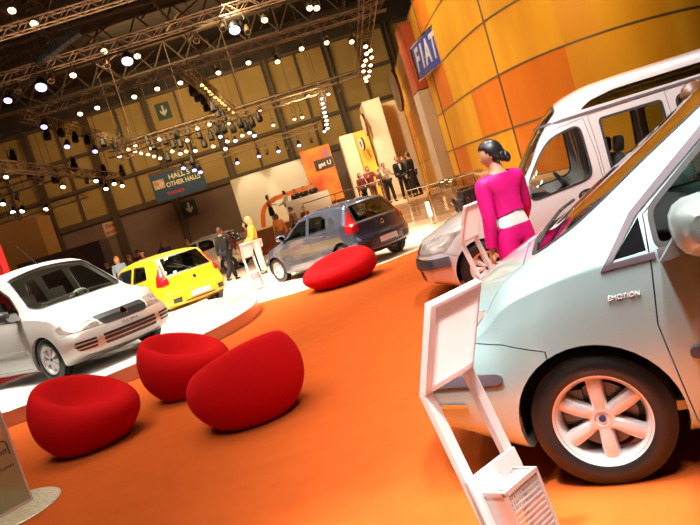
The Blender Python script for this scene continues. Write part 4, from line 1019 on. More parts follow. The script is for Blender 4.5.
def hair_mesh(s, style):
    bm = bmesh.new(); bmesh.ops.create_uvsphere(bm, u_segments=32, v_segments=24, radius=1)
    dele = []
    for v in bm.verts:
        x, y, z = v.co
        hl = .42 if y < -.45 else (.42-(y+.45)*1.25)      # hair line
        if style in ('long',): lim = hl if y < -.2 else -1.2
        else: lim = max(hl, -.62) if style != 'bun' else max(hl, -.55)
        if z < lim: dele.append(v)
        zz = z*.52+.018; k = 1.0
        v.co = (x*.385*s*k, (y*.46+.012)*s, zz*s)
    bmesh.ops.delete(bm, geom=dele, context='VERTS')
    r = bmesh.ops.solidify(bm, geom=bm.faces[:], thickness=.035*s)
    if style in ('bun', 'bob', 'long'):
        if style == 'bun': parts = [((0, .47, -.26), (.17, .15, .21)), ((0, .36, -.16), (.25, .16, .24)), ((.20, .16, -.12), (.12, .2, .2)), ((-.20, .16, -.12), (.12, .2, .2))]
        elif style == 'bob': parts = [((0, .22, -.25), (.38, .26, .34)), ((.28, .02, -.22), (.12, .22, .33)), ((-.28, .02, -.22), (.12, .22, .33))]
        else: parts = [((0, .28, -.45), (.36, .2, .62)), ((.27, .06, -.4), (.13, .22, .5)), ((-.27, .06, -.4), (.13, .22, .5))]
        for c, r_ in parts:
            q = bmesh.ops.create_uvsphere(bm, u_segments=16, v_segments=12, radius=1)
            bmesh.ops.transform(bm, matrix=Matrix.Translation(Vector(c)*s) @ Matrix.Diagonal((r_[0]*s, r_[1]*s, r_[2]*s, 1)), verts=q['verts'])
    if style == 'pony':
        for i in range(7):
            t = i/6; q = bmesh.ops.create_uvsphere(bm, u_segments=12, v_segments=8, radius=1)
            bmesh.ops.transform(bm, matrix=Matrix.Translation((0, (.46+.20*math.sin(t*2))*s, (.22-.75*t)*s)) @ Matrix.Diagonal((.12*s*(1-.4*t), .11*s*(1-.3*t), .14*s, 1)), verts=q['verts'])
    me = bpy.data.meshes.new('hair'); bm.to_mesh(me); bm.free()
    for p in me.polygons: p.use_smooth = True
    return me
def rotv(v, ax, a): return Matrix.Rotation(R(a), 3, ax) @ Vector(v)
def person(label, x, y, z0, facing, H=1.75, hair=('black', 'short'), top=('black',), bottom=('black',), arms=((8, 8, 15), (8, 8, 15)), legs=((0, 0), (0, 0)), lean=0, head=(0, 0, 0), skirt=False, waist=None, sit=False, fem=False, vox=0, group=None, sub=1, sleeves=True, bolero=False, tie=None, turn=0):
    """arms: (forward, outward, elbow bend) deg for (left, right); legs: (forward, knee). figure faces -y, its left is +x. facing: world degrees of the facing direction"""
    k = H/1.75; sw = (.175 if fem else .195)*k; hw = .085*k
    rz = R(facing)+math.pi/2
    # lean about the pelvis
    pel = Vector((0, 0, .93*k)); 
    def up(p): return pel+rotv(Vector(p)*k, 'X', lean)  # p relative to the pelvis
    if sit: pel = Vector((0, 0, .50*k))
    V, E, Rd, idx = [], [], [], {}
    def add(n, p, r, par=None):
        V.append(Vector(p)); Rd.append(r if isinstance(r, tuple) else (r, r)); idx[n] = len(V)-1
        if par is not None: E.append((idx[par], idx[n]))
    w = .92 if fem else 1.0
    add('pel', pel, (.135*k, .105*k)); add('waist', up((0, 0, .16)), (.125*k*w*w, .092*k), 'pel'); add('chest', up((0, 0, .34)), (.155*k*w, .105*k), 'waist'); add('nb', up((0, .01, .47)), (.085*k, .07*k), 'chest')
    add('neck', up((0, .005, .545)), .054*k*w, 'nb'); add('hd', up((0, -.01, .62)), .056*k, 'neck')
    J = {}
    for s, nm, (af, ao, eb) in ((1, 'l', arms[0]), (-1, 'r', arms[1])):
        sh = up((s*sw/k, 0, .44)); d = Vector((0, 0, -1)); d = rotv(d, 'X', -af+0); d = rotv(d, 'Y', -s*ao)
        el = sh+d*.285*k; d2 = rotv(d, 'X', -eb) if abs(eb) else d
        if isinstance(eb, tuple): d2 = Vector(eb).normalized()
        wr = el+d2*.25*k
        add(nm+'sh', sh, .062*k*w, 'nb' if False else 'chest'); add(nm+'ua', sh+(el-sh)*.3, .052*k*w, nm+'sh'); add(nm+'el', el, .042*k*w, nm+'ua'); add(nm+'fa', el+(wr-el)*.3, .040*k*w, nm+'el'); add(nm+'wr', wr, (.026*k, .026*k), nm+'fa')
        J[nm] = (wr, d2, s, el, sh)
        add(nm+'palm', wr+d2*.05*k, (.018*k, .036*k), nm+'wr')
    L = {}
    for s, nm, (lf, kb) in ((1, 'l', legs[0]), (-1, 'r', legs[1])):
        hp = pel+Vector((s*hw, 0, -.04*k)); d = rotv((0, 0, -1), 'X', -lf); kn = hp+d*.43*k; d2 = rotv(d, 'X', kb); an = kn+d2*.42*k
        if not sit and min(legs[0][0], legs[1][0]) >= -60: pass
        add(nm+'hp', hp, .088*k, 'pel'); add(nm+'th', hp+(kn-hp)*.4, .078*k, nm+'hp'); add(nm+'kn', kn, .054*k, nm+'th'); add(nm+'cf', kn+(an-kn)*.3, .056*k, nm+'kn'); add(nm+'an', an, .036*k, nm+'cf'); add(nm+'toe', an+Vector((s*.01, -.12*k, -.05*k)), .026*k, nm+'an')
        L[nm] = (hp, kn, an)
    low = min(L['l'][2].z, L['r'][2].z)-.075*k; dz = -low
    fingers = []
    for nm in ('l', 'r'):
        wr, d, s, el, sh = J[nm]
        pm = wr+d*.085*k; side = Vector((0, -1, 0)); side = (side-d*side.dot(d)).normalized(); curl = Vector((-s, 0, 0)); curl = (curl-d*curl.dot(d)).normalized()
        for i, (o_, ln) in enumerate(((.028, .070), (.010, .078), (-.009, .073), (-.027, .058))):
            a = wr+d*.045*k+side*o_*k*.8; b_ = pm+side*o_*k; c = b_+(d*.92+curl*.4).normalized()*ln*.5*k; e = c+(d*.6+curl*.8).normalized()*ln*.5*k
            fingers.append(([a, b_, c, e], [.009*k, .0095*k, .0085*k, .007*k]))
        a = wr+d*.02*k+side*.018*k; b_ = a+(side*.7+d*.6+curl*.2).normalized()*.035*k; c = b_+(d*.9+side*.35+curl*.3).normalized()*.032*k
        fingers.append(([a, b_, c], [.012*k, .011*k, .009*k]))
    extra = []
    for P, r_ in fingers: extra.append(skin_mesh(P, [(i, i+1) for i in range(len(P)-1)], r_, 0, 1))
    hs = .235*k; hm = head_mesh(hs); hmat = Matrix.Translation(up((0, -.015, .545))+rotv((0, 0, .105*k), 'X', lean*.3)) @ Matrix.Rotation(R(head[2]), 4, 'Z') @ Matrix.Rotation(R(head[0]), 4, 'X') @ Matrix.Rotation(R(head[1]), 4, 'Y')
    hm.transform(hmat); extra.append(hm)
    body = skin_mesh(V, E, Rd, 0, sub, extra, 'body', vox)
    body.transform(Matrix.Translation((0, 0, dz)))
    o = link('person', body, M_skin, None, (x, y, z0), (0, 0, rz), label=label, cat='person', group=group)
    D = Matrix.Translation((0, 0, dz))
    def part(nm, names, edges, m, grow, scale=None, sb=1):
        VV = [V[idx[n]] for n in names]; rr = []
        for n in names:
            g = grow.get(n, grow['*']) if isinstance(grow, dict) else grow
            rr.append(tuple(v+g*k for v in Rd[idx[n]]))
        me = skin_mesh(VV, [(names.index(a), names.index(b_)) for a, b_ in edges], rr, 0, sb)
        me.transform(D); return link(nm, me, m, o)
    top_m = CL[top[0]]
    arm_n = []; arm_e = []
    if sleeves:
        for nm in 'lr':
            arm_n += [nm+'sh', nm+'ua', nm+'el', nm+'fa', nm+'wr']; arm_e += [('chest', nm+'sh'), (nm+'sh', nm+'ua'), (nm+'ua', nm+'el'), (nm+'el', nm+'fa'), (nm+'fa', nm+'wr')]
    else:
        for nm in 'lr': arm_n += [nm+'sh']; arm_e += [('chest', nm+'sh')]
    if waist:   # cut the clothes out of the body surface and push them outwards, so that they follow it
        bones = [(Vector(V[a]), Vector(V[b_]), [n for n in idx if idx[n] == b_][0]) for a, b_ in E]
        fpts = [(q, 'finger') for P_, _ in fingers for q in P_[1:]]
        def bone(p):
            best = None
            for a, b_, n in bones:
                t = min(max((p-a).dot(b_-a)/max((b_-a).length_squared, 1e-9), 0), 1); d_ = (p-(a+(b_-a)*t)).length
                if best is None or d_ < best[0]: best = (d_, n, t)
            return best
        cls = []
        for f_ in body.polygons:
            p = f_.center-Vector((0, 0, dz)); d_, n, t = bone(p); z_ = (p.z-pel.z)/k
            if n in ('lpalm', 'rpalm', 'hd', 'ltoe', 'rtoe') or (n == 'neck' and t > .1) or (n in ('lwr', 'rwr') and t > .92): c = 0
            elif n[1:] in ('sh', 'ua', 'el', 'fa', 'wr') and abs(p.x) > .13*k: c = 1
            elif z_ > .165+.05*(p.x/(.15*k))**2*(-1): c = 1 if p.z < up((0, 0, .56)).z else 0
            elif z_ > .045: c = 2
            elif p.z > .085*k-dz: c = 3
            else: c = 0
            if c in (2, 3) and abs(p.x) > .19*k and z_ > -.12 and n[1:] in ('palm', 'wr', 'fa'): c = 0 if n[1:] == 'palm' else 1
            cls.append(c)
        for c, nm, m_, g_ in ((1, 'jacket', top_m, .022), (2, 'waist_sash', CL[waist], .014), (3, 'trousers', CL[bottom[0]], .020)):
            bm = bmesh.new(); bm.from_mesh(body); bm.faces.ensure_lookup_table()
            bmesh.ops.delete(bm, geom=[bm.faces[i_] for i_ in range(len(cls)) if cls[i_] != c], context='FACES'); bm.normal_update()
            for _ in range(3): bmesh.ops.smooth_vert(bm, verts=bm.verts, factor=.4, use_axis_x=True, use_axis_y=True, use_axis_z=True)
            bm.normal_update()
            for v_ in bm.verts: v_.co += v_.normal*g_*k
            bmesh.ops.solidify(bm, geom=bm.faces[:], thickness=.006)
            me = bpy.data.meshes.new(nm); bm.to_mesh(me); bm.free()
            for p_ in me.polygons: p_.use_smooth = True
            link(nm, me, m_, o)
    else:
        part('jacket', ['waist', 'pel', 'chest', 'nb']+arm_n, [('waist', 'pel'), ('waist', 'chest'), ('chest', 'nb')]+arm_e, top_m, {'*': .015, 'pel': .018, 'waist': .022, 'lwr': .014, 'rwr': .014, 'nb': .030, 'chest': .022})
    bm_ = CL[bottom[0]]
    if waist: pass
    elif skirt:
        b = MB(); rows = []
        for t, rx, ry in ((0, .135, .105), (.12, .165, .13), (.3, .18, .15), (.5, .185, .16)):
            rows.append([(rx*k*math.cos(a), ry*k*math.sin(a), pel.z+.08*k-t*k) for a in [2*math.pi*i/24 for i in range(24)]])
        Vv = b.sheet(rows, closed_v=True); b.bm.faces.new(Vv[0]); b.bm.faces.new(Vv[-1]); me = b.mesh('skirt', 60); me.transform(D); link('skirt', me, bm_, o)
    else:
        nn = (['tw'] if waist else [])+['pel', 'lhp', 'lth', 'lkn', 'lcf', 'lan', 'rhp', 'rth', 'rkn', 'rcf', 'ran']
        part('trousers', nn, ([('tw', 'pel')] if waist else [])+[('pel', 'lhp'), ('lhp', 'lth'), ('lth', 'lkn'), ('lkn', 'lcf'), ('lcf', 'lan'), ('pel', 'rhp'), ('rhp', 'rth'), ('rth', 'rkn'), ('rkn', 'rcf'), ('rcf', 'ran')], bm_, {'*': .014, 'pel': .026, 'lhp': .022, 'rhp': .022, 'lkn': .022, 'rkn': .022, 'lcf': .024, 'rcf': .024, 'lan': .030, 'ran': .030}, sb=2 if waist else 1)
    for nm in 'lr':
        an = V[idx[nm+'an']]; b = MB(); b.ball((an.x, an.y-.06*k, an.z-.045*k), (.046*k, .13*k, .034*k), 14, 8); b.ball((an.x, an.y+.01*k, an.z-.02*k), (.042*k, .055*k, .055*k), 12, 8)
        me = b.mesh('shoe', 60); me.transform(D); link('shoe', me, M_shoe, o)
    hr = hair_mesh(hs, hair[1]); hr.transform(D @ hmat); link('hair', hr, HAIR[hair[0]], o)
    if tie:
        b = MB(); c0 = up((0, -.125, .40)); b.poly([up((-.05, -.112, .46)), up((.05, -.112, .46)), up((.02, -.135, .20)), up((-.02, -.135, .20))], (0, -.006, 0)); me = b.mesh('shirt_front', 0); me.transform(D); link('shirt_front', me, CL[tie], o)
    return o
def pxray(px, py, Y):
    f = 700; a, b_ = px-350, py-262.5; cr, sr = math.cos(R(17)), math.sin(R(17)); u = a*cr-b_*sr; v = a*sr+b_*cr
    cp, sp = math.cos(PITCH), math.sin(PITCH); d = (u, f*cp-v*sp, -f*sp-v*cp); t = Y/d[1]
    return d[0]*t, 1.58+d[2]*t
# the two near people
person('woman seen from behind in magenta jacket and trousers, white waistband, dark bun', 1.29, 5.42, 0, 112, 1.66, ('black', 'bun'), ('magenta',), ('magenta',), ((-4, 6, 14), (10, 9, 35)), ((3, 2), (-3, 3)), 0, (6, 0, 42), False, 'white', fem=True, vox=.006, sub=2)
person('person with tied-back brown hair looking down, head showing above the green-silver car\'s windscreen', 2.80, 5.02, 0, 200, 1.64, ('brown', 'pony'), ('white',), ('black',), ((20, 6, 40), (20, 6, 40)), ((0, 0), (0, 0)), 12, (28, 0, 0), fem=True, vox=.008)
# everyone else
G = 'visitors on the far side of the hall'
def P(label, x, y, z0, facing, **k): return person(label, x, y, z0, facing, group=G, **k)
P('leftmost of the three dark-suited men on the raised stage, white shirt showing', 2.91, 27.5, .64, -75, H=1.72, hair=('brown', 'short'), legs=((6, 3), (-6, 6)), tie='white', arms=((5, 7, 12), (8, 7, 14)), bottom=('black',))
P('dark-suited man half hidden between two others on the raised stage', 3.25, 28.7, .64, -80, H=1.68, hair=('brown', 'short'), tie='grey', legs=((0, 0), (0, 0)))
P('tall man in black suit turned away, rightmost of the three on the raised stage', 3.30, 27.0, .64, 150, H=1.74, hair=('black', 'short'), legs=((4, 4), (-5, 4)))
P('person in beige coat and dark trousers on the steps beside the dark-suited men', 2.38, 28.1, .64, -60, H=1.66, hair=('brown', 'short'), top=('beige',), bottom=('black',), arms=((30, 6, 60), (35, 6, 60)), legs=((8, 5), (-6, 4)))
P('grey-haired person behind the person in the beige coat', 2.2, 28.5, .64, -60, H=1.52, hair=('grey', 'short'), top=('brown',), bottom=('grey',))
P('man in dark maroon patterned jacket by the stage rail', 1.8, 29, .64, -70, H=1.72, hair=('brown', 'short'), top=('maroon',), bottom=('brown',), arms=((40, 10, 70), (40, 10, 70)))
P('shorter person in dark red top left of the man in the maroon jacket', 1.42, 29.4, .64, -60, H=1.56, hair=('brown', 'bob'), top=('maroon',), bottom=('black',), fem=True)
P('woman in red top and black skirt raising a hand before the lit white backdrop', -3.22, 37.6, 1.0, -10, H=1.68, hair=('black', 'bob'), top=('red',), bottom=('black',), skirt=True, arms=((50, 8, 100), (20, 6, 60)), fem=True, sleeves=False)
P('person with black vest over white shirt in front of the lit white backdrop', -2.33, 38.2, 1.0, 170, H=1.66, hair=('black', 'bob'), top=('white',), bottom=('black',), arms=((20, 8, 40), (20, 8, 40)))
for k_, (x_, y_, l_, c_, h_) in enumerate(((-1.80, 38.9, 'leftmost of the three people in black seated on stools at the rear stage', 'black', 'brown'), (-1.30, 39.0, 'middle one of the three people in black seated on stools at the rear stage', 'black', 'black'), (-.78, 38.9, 'rightmost of the three people in black seated on stools at the rear stage', 'black', 'black'))):
    P(l_, x_, y_, 1.19, -90, H=1.72, hair=(h_, 'short'), top=(c_,), bottom=('beige',) if k_ == 1 else ('black',), legs=((78, 78), (74, 74)), sit=True, arms=((35, 6, 60), (35, 6, 60)))
    st_ = empty('bar_stool', (x_, y_, 1.0), label=('brown bar stool under the leftmost seated person at the rear stage', 'brown bar stool under the middle seated person at the rear stage', 'brown bar stool under the rightmost seated person at the rear stage')[k_], cat='stool', group='bar stools on the rear stage')
    b = MB(); b.lathe([(0, .58), (.17, .58), (.18, .60), (.17, .63), (0, .63)], 24); b.build('seat', CL['brown'], st_)
    b = MB(); b.tube((0, 0, .02), (0, 0, .58), .03, 10); b.lathe([(0, 0), (.2, 0), (.2, .02), (0, .03)], 24); b.build('pedestal', M_chrome, st_)
P('dark-haired person in brown top standing behind the dark blue hatchback\'s bonnet', -1.62, 27.6, 0, 160, H=1.70, hair=('black', 'short'), top=('brown',), bottom=('black',))
P('person in salmon-pink top left of the brown-topped person behind the dark blue hatchback', -2.15, 26.4, 0, 100, H=1.60, hair=('brown', 'bob'), top=('orange',), bottom=('brown',), fem=True)
P('person in dark maroon top right of the brown-topped person behind the dark blue hatchback', -1.25, 30.5, 0, -120, H=1.56, hair=('brown', 'short'), top=('maroon',), bottom=('black',))
P('long-haired blonde woman in yellow jacket and white trousers behind the far information stand', -2.46, 20.4, 0, 200, H=1.76, hair=('blonde', 'long'), top=('yellow',), bottom=('white',), fem=True, arms=((15, 6, 40), (15, 6, 40)))
P('dark-haired person in maroon just behind the blonde woman in yellow', -2.75, 21.8, 0, 190, H=1.66, hair=('black', 'bob'), top=('maroon',), bottom=('black',), fem=True)
P('man in a black suit walking with his back to us beside the pale gold car', -3.50, 21.2, 0, 60, H=1.74, hair=('brown', 'short'), legs=((22, 12), (-16, 22)), arms=((-15, 6, 10), (18, 6, 15)))
P('ginger-haired person in blue shirt looking over the yellow hatchback\'s roof', -7.3, 29.6, 0, -60, H=1.90, hair=('ginger', 'short'), top=('blue',), bottom=('black',))
P('blonde woman in cream top behind the right end of the yellow hatchback\'s roof', -6.45, 30.2, 0, 90, H=1.66, hair=('blonde', 'long'), top=('beige',), bottom=('black',), fem=True)
P('ginger-haired person in pale blue top left of the yellow hatchback', -7.59, 24, 0, -80, H=1.80, hair=('ginger', 'bob'), top=('pale_blue',), bottom=('blue',), fem=True)
P('person in grey top in the crowd between the silver car and the yellow one', -8.05, 27, 0, -90, H=1.74, hair=('blonde', 'short'), top=('grey',), bottom=('black',))
P('person in maroon jumper standing behind the person in the bright pink top', -8.1, 28.5, 0, -60, H=1.84, hair=('brown', 'short'), top=('maroon',), bottom=('black',))
P('person in bright pink top in the crowd left of the yellow hatchback', -7.25, 26, 0, -100, H=1.74, hair=('brown', 'bob'), top=('pink',), bottom=('black',), fem=True)
P('dark-clothed person at the left end of the crowd behind the silver platform car', -9.3, 28, 0, -80, H=1.74, hair=('brown', 'short'), top=('black',), bottom=('black',))
P('brown-haired person in black at the back of the crowd behind the yellow hatchback', -7.6, 30.5, 0, -70, H=1.80, hair=('brown', 'short'), top=('black',), bottom=('black',))
# ---------------------------------------------------------------- lighting trusses
M_truss = mat('truss_metal', (.30, .20, .13), .45, .5)
def truss(label, a, c, s=.36, flat=False, group='lighting trusses under the roof', m=M_truss, r=.024):
    a, c = Vector(a), Vector(c); L = (c-a).length; d = (c-a)/L; n = d.cross(Vector((0, 0, 1))).normalized(); up = n.cross(d)
    root = empty('lighting_truss', a, label=label, cat='truss', group=group)
    b = MB(); cor = [(1, 1), (-1, 1), (1, -1), (-1, -1)]
    for i, j in cor: b.tube(n*i*s/2+up*j*s/2, d*L+n*i*s/2+up*j*s/2, r, 6)
    b.build('chords', m, root)
    b = MB(); k = max(int(L/(s*1.15)), 1); st = L/k
    for q in range(k):
        p0 = d*st*q; p1 = d*st*(q+1); e = 1 if q % 2 else -1
        for f1, f2 in (((1, e), (1, -e)), ((-1, e), (-1, -e)), ((e, 1), (-e, 1)), ((e, -1), (-e, -1))):
            b.tube(p0+n*f1[0]*s/2+up*f1[1]*s/2, p1+n*f2[0]*s/2+up*f2[1]*s/2, r*.5, 4)
    b.build('lacing', m, root)
    for t in (.12, .5, .88):
        b = MB(); b.tube(d*L*t+up*s/2, d*L*t+Vector((0, 0, 12.0-a.z)), .012, 4); b.build('hanging_cable', M_rib, root)
    return root
TR = dict(front=((-17, 18.6, 8), (-2.2, 18.6, 8)), one=((-17, 22.4, 8), (3.2, 22.4, 8)), two=((-10.4, 27.8, 8), (4.2, 27.8, 8)), back=((-10.4, 42, 8), (4.0, 42, 8)))
truss('highest lighting truss crossing the upper left corner', *TR['front'], s=.24); truss('long lighting truss crossing the picture above the violet-white lamps', *TR['one'], s=.30)
truss('lighting truss with a row of warm round lamps under it', *TR['two'], s=.32); truss('far lighting truss parallel to the wall, at the back of the rig', *TR['back'], s=.34)
truss('truss running away at the left side of the rig', (-10.4, 27.8, 8.0), (-10.4, 42, 8.0)); truss('truss running away in the middle of the rig with gold lamps', (-4.0, 28, 8.0), (-4.0, 42, 8.0), s=.42)
truss('truss running away at the right side of the rig near the orange wall', (3.3, 22, 8.0), (3.9, 42.0, 8.0), s=.5)
truss('low truss running away at the left edge', (-9.8, 22, 5.6), (-9.8, 36, 5.6), s=.3); truss('low cross truss at the left edge', (-16, 28.6, 5.6), (-9.8, 28.6, 5.6), s=.3)
truss('low truss over the lit white backdrop', (-8.5, 43.0, 5.9), (.6, 43.0, 5.9), s=.3); truss('short truss running away over the lit white backdrop', (1.05, 33, 6.2), (1.05, 47, 6.2), s=.3)
truss('lower cross truss in the middle of the rig', (-10.2, 36.5, 6.9), (1.0, 36.5, 6.9), s=.3); truss('lower cross truss behind the middle cluster of lamps', (-10.2, 38.5, 6.9), (-2, 38.5, 6.9), s=.3)
# lamps
M_can = mat('lamp_can_black', (.02, .018, .018), .4, .3); M_canb = mat('lamp_can_brass', (.45, .27, .14), .3, .8)
E_warm = mat('lens_warm', (1, .8, .5), .3, emis=(1, .72, .36), estr=9); E_white = mat('lens_white', (1, .95, .9), .3, emis=(1, .93, .80), estr=9)
E_violet = mat('lens_violet', (.8, .75, 1), .3, emis=(.42, .34, 1.0), estr=7); E_gold = mat('lens_gold', (1, .6, .2), .3, emis=(1, .55, .14), estr=5)
def lamp_proto(can, lens, r, L_, lens_r=None):
    root = empty('stage_lamp'); lr = lens_r or r*.86
    b = MB(); Mx = Matrix.Rotation(R(180), 4, 'X')
    b.lathe([(0, -L_*.55), (r*.5, -L_*.55), (r*.72, -L_*.4), (r*.8, -L_*.1), (r, 0), (r*1.04, L_*.42), (r*.92, L_*.42), (r*.9, L_*.3), (0, L_*.3)], 16, Mx); b.build('housing', can, root, smooth=40)
    b = MB(); b.lathe([(0, L_*.48), (lr*.5, L_*.465), (lr, L_*.41), (lr, L_*.31), (0, L_*.31)], 16, Mx); b.build('lens', lens, root, smooth=60)
    b = MB(); 
    for s_ in (-1, 1): b.box((s_*(r+.02), 0, .14), (.012, .03, .34))
    b.box((0, 0, .31), (2*r+.05, .03, .012)); b.tube((0, 0, .31), (0, 0, .40), .02, 6); b.build('yoke', M_can, root, smooth=0)
    root.location = (0, 0, -50); return root
PR = dict(warm=lamp_proto(M_canb, E_warm, .105, .28), white=lamp_proto(M_can, E_white, .11, .32), violet=lamp_proto(M_can, E_violet, .13, .42), big=lamp_proto(M_can, E_violet, .19, .40), gold=lamp_proto(M_canb, E_gold, .11, .22), mover=lamp_proto(M_can, M_dark, .15, .55), copper=lamp_proto(M_canb, M_dark, .10, .36))
used = set(); poles = {}
DESC = dict(warm='round lamp glowing warm white', white='black-cased lamp glowing white', violet='black-cased lamp glowing violet-white', big='large lamp with a blazing violet-white lens', gold='small gold-glowing lamp', mover='unlit black spotlight', copper='copper-coloured unlit spotlight')
def lampat(kind, px, py, line, where, group, tilt=38, off=0):
    """hang a lamp on a truss: line = ('x', Y, z) for a cross truss, ('y', Xa, Ya, Xb, Yb, z) for one running away"""
    if line[0] == 'x': Y, zt = line[1]+off, line[2]; x, z = pxray(px, py, Y); tx = x; ty = line[1]
    else:
        _, Xa, Ya, Xb, Yb, zt, _s = line; k, _z = pxray(px, py, 1.0)
        Y = (Xa+off-Ya*(Xb-Xa)/(Yb-Ya))/(k-(Xb-Xa)/(Yb-Ya)); Y = min(max(Y, Ya+.2), Yb-.2); x, z = pxray(px, py, Y); tx = Xa+(Xb-Xa)*(Y-Ya)/(Yb-Ya); ty = Y
    pr = PR[kind]
    if kind in used:
        o = copy_tree(pr)
        for q in [q for q in bpy.data.objects if q.parent == o and q.name.startswith('hanging_pole')]: bpy.data.objects.remove(q)
    else: o = pr; used.add(kind)
    o.location = (x, Y, z)
    for ch in [q for q in bpy.data.objects if q.parent == o]:
        if not ch.name.startswith('yoke'): ch.rotation_euler = (R(-tilt), 0, 0)
    sz = line[-1]; zc = zt-sz/2-z; b = MB(); b.tube((0, 0, .36 if zc > .3 else -.02), (0, 0, zc), .014, 5)
    hx, hy = (0, sz/2+.06) if line[0] == 'x' else (sz/2+.06, 0)
    b.tube((min(tx-x-hx, 0), min(ty-Y-hy, 0), zc), (max(tx-x+hx, 0), max(ty-Y+hy, 0), zc), .016, 5)
    b.build('hanging_pole', M_can, o, smooth=0)
    return tag(o, DESC[kind]+' '+where, 'lamp', group)
def row(kind, pts, line, where, group, **k):
    for q in pts: lampat(kind, q[0], q[1], line, where, group+' ('+kind+')', **k)
X1 = ('x', 22.4, 8, .30); X2 = ('x', 27.8, 8, .32); XB = ('x', 42, 8, .34); XC = ('x', 36.5, 6.9, .3); XD = ('x', 38.5, 6.9, .3); XE = ('x', 43, 5.9, .3); XL = ('x', 28.6, 5.6, .3); XM = ('x', 30.3, 4.7, .25)
YL = ('y', -10.4, 27.8, -10.4, 42, 8, .36); YM = ('y', -4, 28, -4, 42, 8, .42); YR = ('y', 3.3, 22, 3.9, 42, 8, .5); YS = ('y', 1.05, 33, 1.05, 47, 6.2, .3); YK = ('y', -9.8, 22, -9.8, 36, 5.6, .3)
row('big', [(41, 84)], X1, 'under the long truss near the left edge', 'lamps a'); row('big', [(127, 58)], X1, 'under the middle of the long truss', 'lamps b'); row('big', [(234, 27)], X1, 'under the right part of the long truss', 'lamps c')
row('violet', [(8, 97)], X1, 'at the left end of the long truss', 'lamps d'); row('violet', [(44, 124)], X2, 'at the left corner of the rig', 'lamps e')
row('warm', [(104, 49), (137, 54), (73, 73), (264, 18), (316, 6), (309, 6)], X1, 'hanging under the long truss', 'lamps under the long truss')
row('copper', [(51, 78), (18, 88), (107, 63), (196, 38), (222, 26), (247, 29)], X1, 'hanging under the long truss', 'lamps under the long truss')
row('warm', [(34, 21), (12, 8)], ('x', 18.6, 8, .24), 'under the highest truss at the upper left', 'lamps under the highest truss')
row('warm', [(80, 112), (97, 106), (134, 95), (157, 87), (180, 81), (218, 71), (248, 61), (277, 60), (301, 47), (326, 41), (351, 40)], X2, 'in the row under the truss that carries round lamps', 'row of round lamps')
row('copper', [(275, 53), (351, 33), (325, 36)], X2, 'above the row of round lamps', 'copper spotlights above the row')
row('warm', [(365, 45), (366, 52), (365, 59), (363, 64), (363, 70), (365, 77)], YR, 'in the double bank at the right end of the rig', 'bank of lamps at the right end', off=-.22)
row('warm', [(370, 49), (371, 56), (370, 64), (369, 70), (368, 75), (366, 80)], YR, 'in the double bank at the right end of the rig', 'bank of lamps at the right end', off=.25)
row('gold', [(202, 84), (206, 87), (209, 90), (211, 93), (215, 96), (219, 99), (222, 102), (225, 104), (229, 108), (233, 111)], YM, 'on the truss that runs away through the middle of the rig', 'gold lamps on the middle truss')
row('mover', [(192, 90), (197, 96), (203, 99), (206, 106), (213, 107), (218, 113), (224, 117)], YM, 'hanging below the gold lamps', 'black spotlights below the gold lamps', tilt=15, off=-.3)
row('mover', [(47, 134), (61, 131), (75, 137), (87, 139), (103, 142), (115, 145), (119, 134)], YL, 'on the truss along the left side of the rig', 'black spotlights on the left truss', tilt=25)
row('violet', [(67, 144), (95, 149), (119, 154)], YL, 'hanging below the left side truss', 'violet lamps on the left truss', off=.3)
row('warm', [(128, 148), (135, 144), (135, 150), (141, 152), (148, 153), (154, 155), (160, 157), (151, 147)], XD, 'in the bright string at the left of the middle cluster', 'bright string of lamps')
row('warm', [(159, 138), (172, 150), (187, 139), (197, 127), (209, 123), (213, 145), (227, 140), (242, 134), (186, 150), (229, 122)], XC, 'in the middle cluster of the rig', 'middle cluster of lamps')
row('white', [(195, 149), (180, 152), (225, 147), (249, 131), (254, 134), (220, 135), (235, 139)], XC, 'in the middle cluster of the rig', 'middle cluster of lamps', off=.25)
row('violet', [(183, 166), (194, 168), (200, 170)], XD, 'low in the middle cluster above the blue banner', 'violet lamps above the banner')
row('mover', [(147, 141), (153, 145), (165, 140), (173, 144), (180, 143), (188, 131), (199, 134), (204, 143), (192, 160), (211, 136), (168, 157)], XD, 'in the middle cluster of the rig', 'black spotlights in the middle cluster', tilt=15, off=-.3)
row('mover', [(217, 130), (224, 128), (176, 134), (233, 128), (240, 123), (246, 127), (252, 122), (259, 117)], XC, 'in the middle cluster of the rig', 'black spotlights in the middle cluster', tilt=15, off=-.3)
row('warm', [(260, 110), (273, 124), (294, 118), (302, 116), (308, 95), (328, 93)], XB, 'under the far right part of the rig', 'lamps at the far right of the rig')
row('copper', [(277, 106), (340, 90)], XB, 'under the far right part of the rig', 'lamps at the far right of the rig'); row('copper', [(288, 148), (267, 152), (311, 140)], XE, 'on the low truss over the lit backdrop', 'copper spotlights over the backdrop')
row('white', [(321, 97), (322, 102), (323, 106), (324, 111), (325, 115), (326, 119), (326, 123), (327, 127), (324, 130)], YS, 'on the short truss over the backdrop', 'lamps on the short truss')
row('violet', [(237, 161), (258.5, 154.5), (278, 149.5), (298.5, 143.5)], XE, 'on the low truss over the lit backdrop', 'violet lamps over the backdrop')
row('warm', [(6, 175), (63, 185)], XL, 'on the low cross truss at the left edge', 'lamps on the low left trusses')
row('white', [(96, 179), (106, 187), (114, 182), (122, 184)], YK, 'at the end of the low left truss', 'white lamps on the low left truss'); row('white', [(46, 207), (22, 209), (3, 202), (13, 210)], XM, 'low at the left edge above the ochre block', 'lamps low at the left edge')
row('copper', [(42, 174), (17, 196)], XL, 'on the low left trusses', 'lamps on the low left trusses'); row('mover', [(13, 157), (55, 177), (30, 173)], XL, 'on the low cross truss at the left edge', 'black spotlights on the low left trusses', tilt=20)
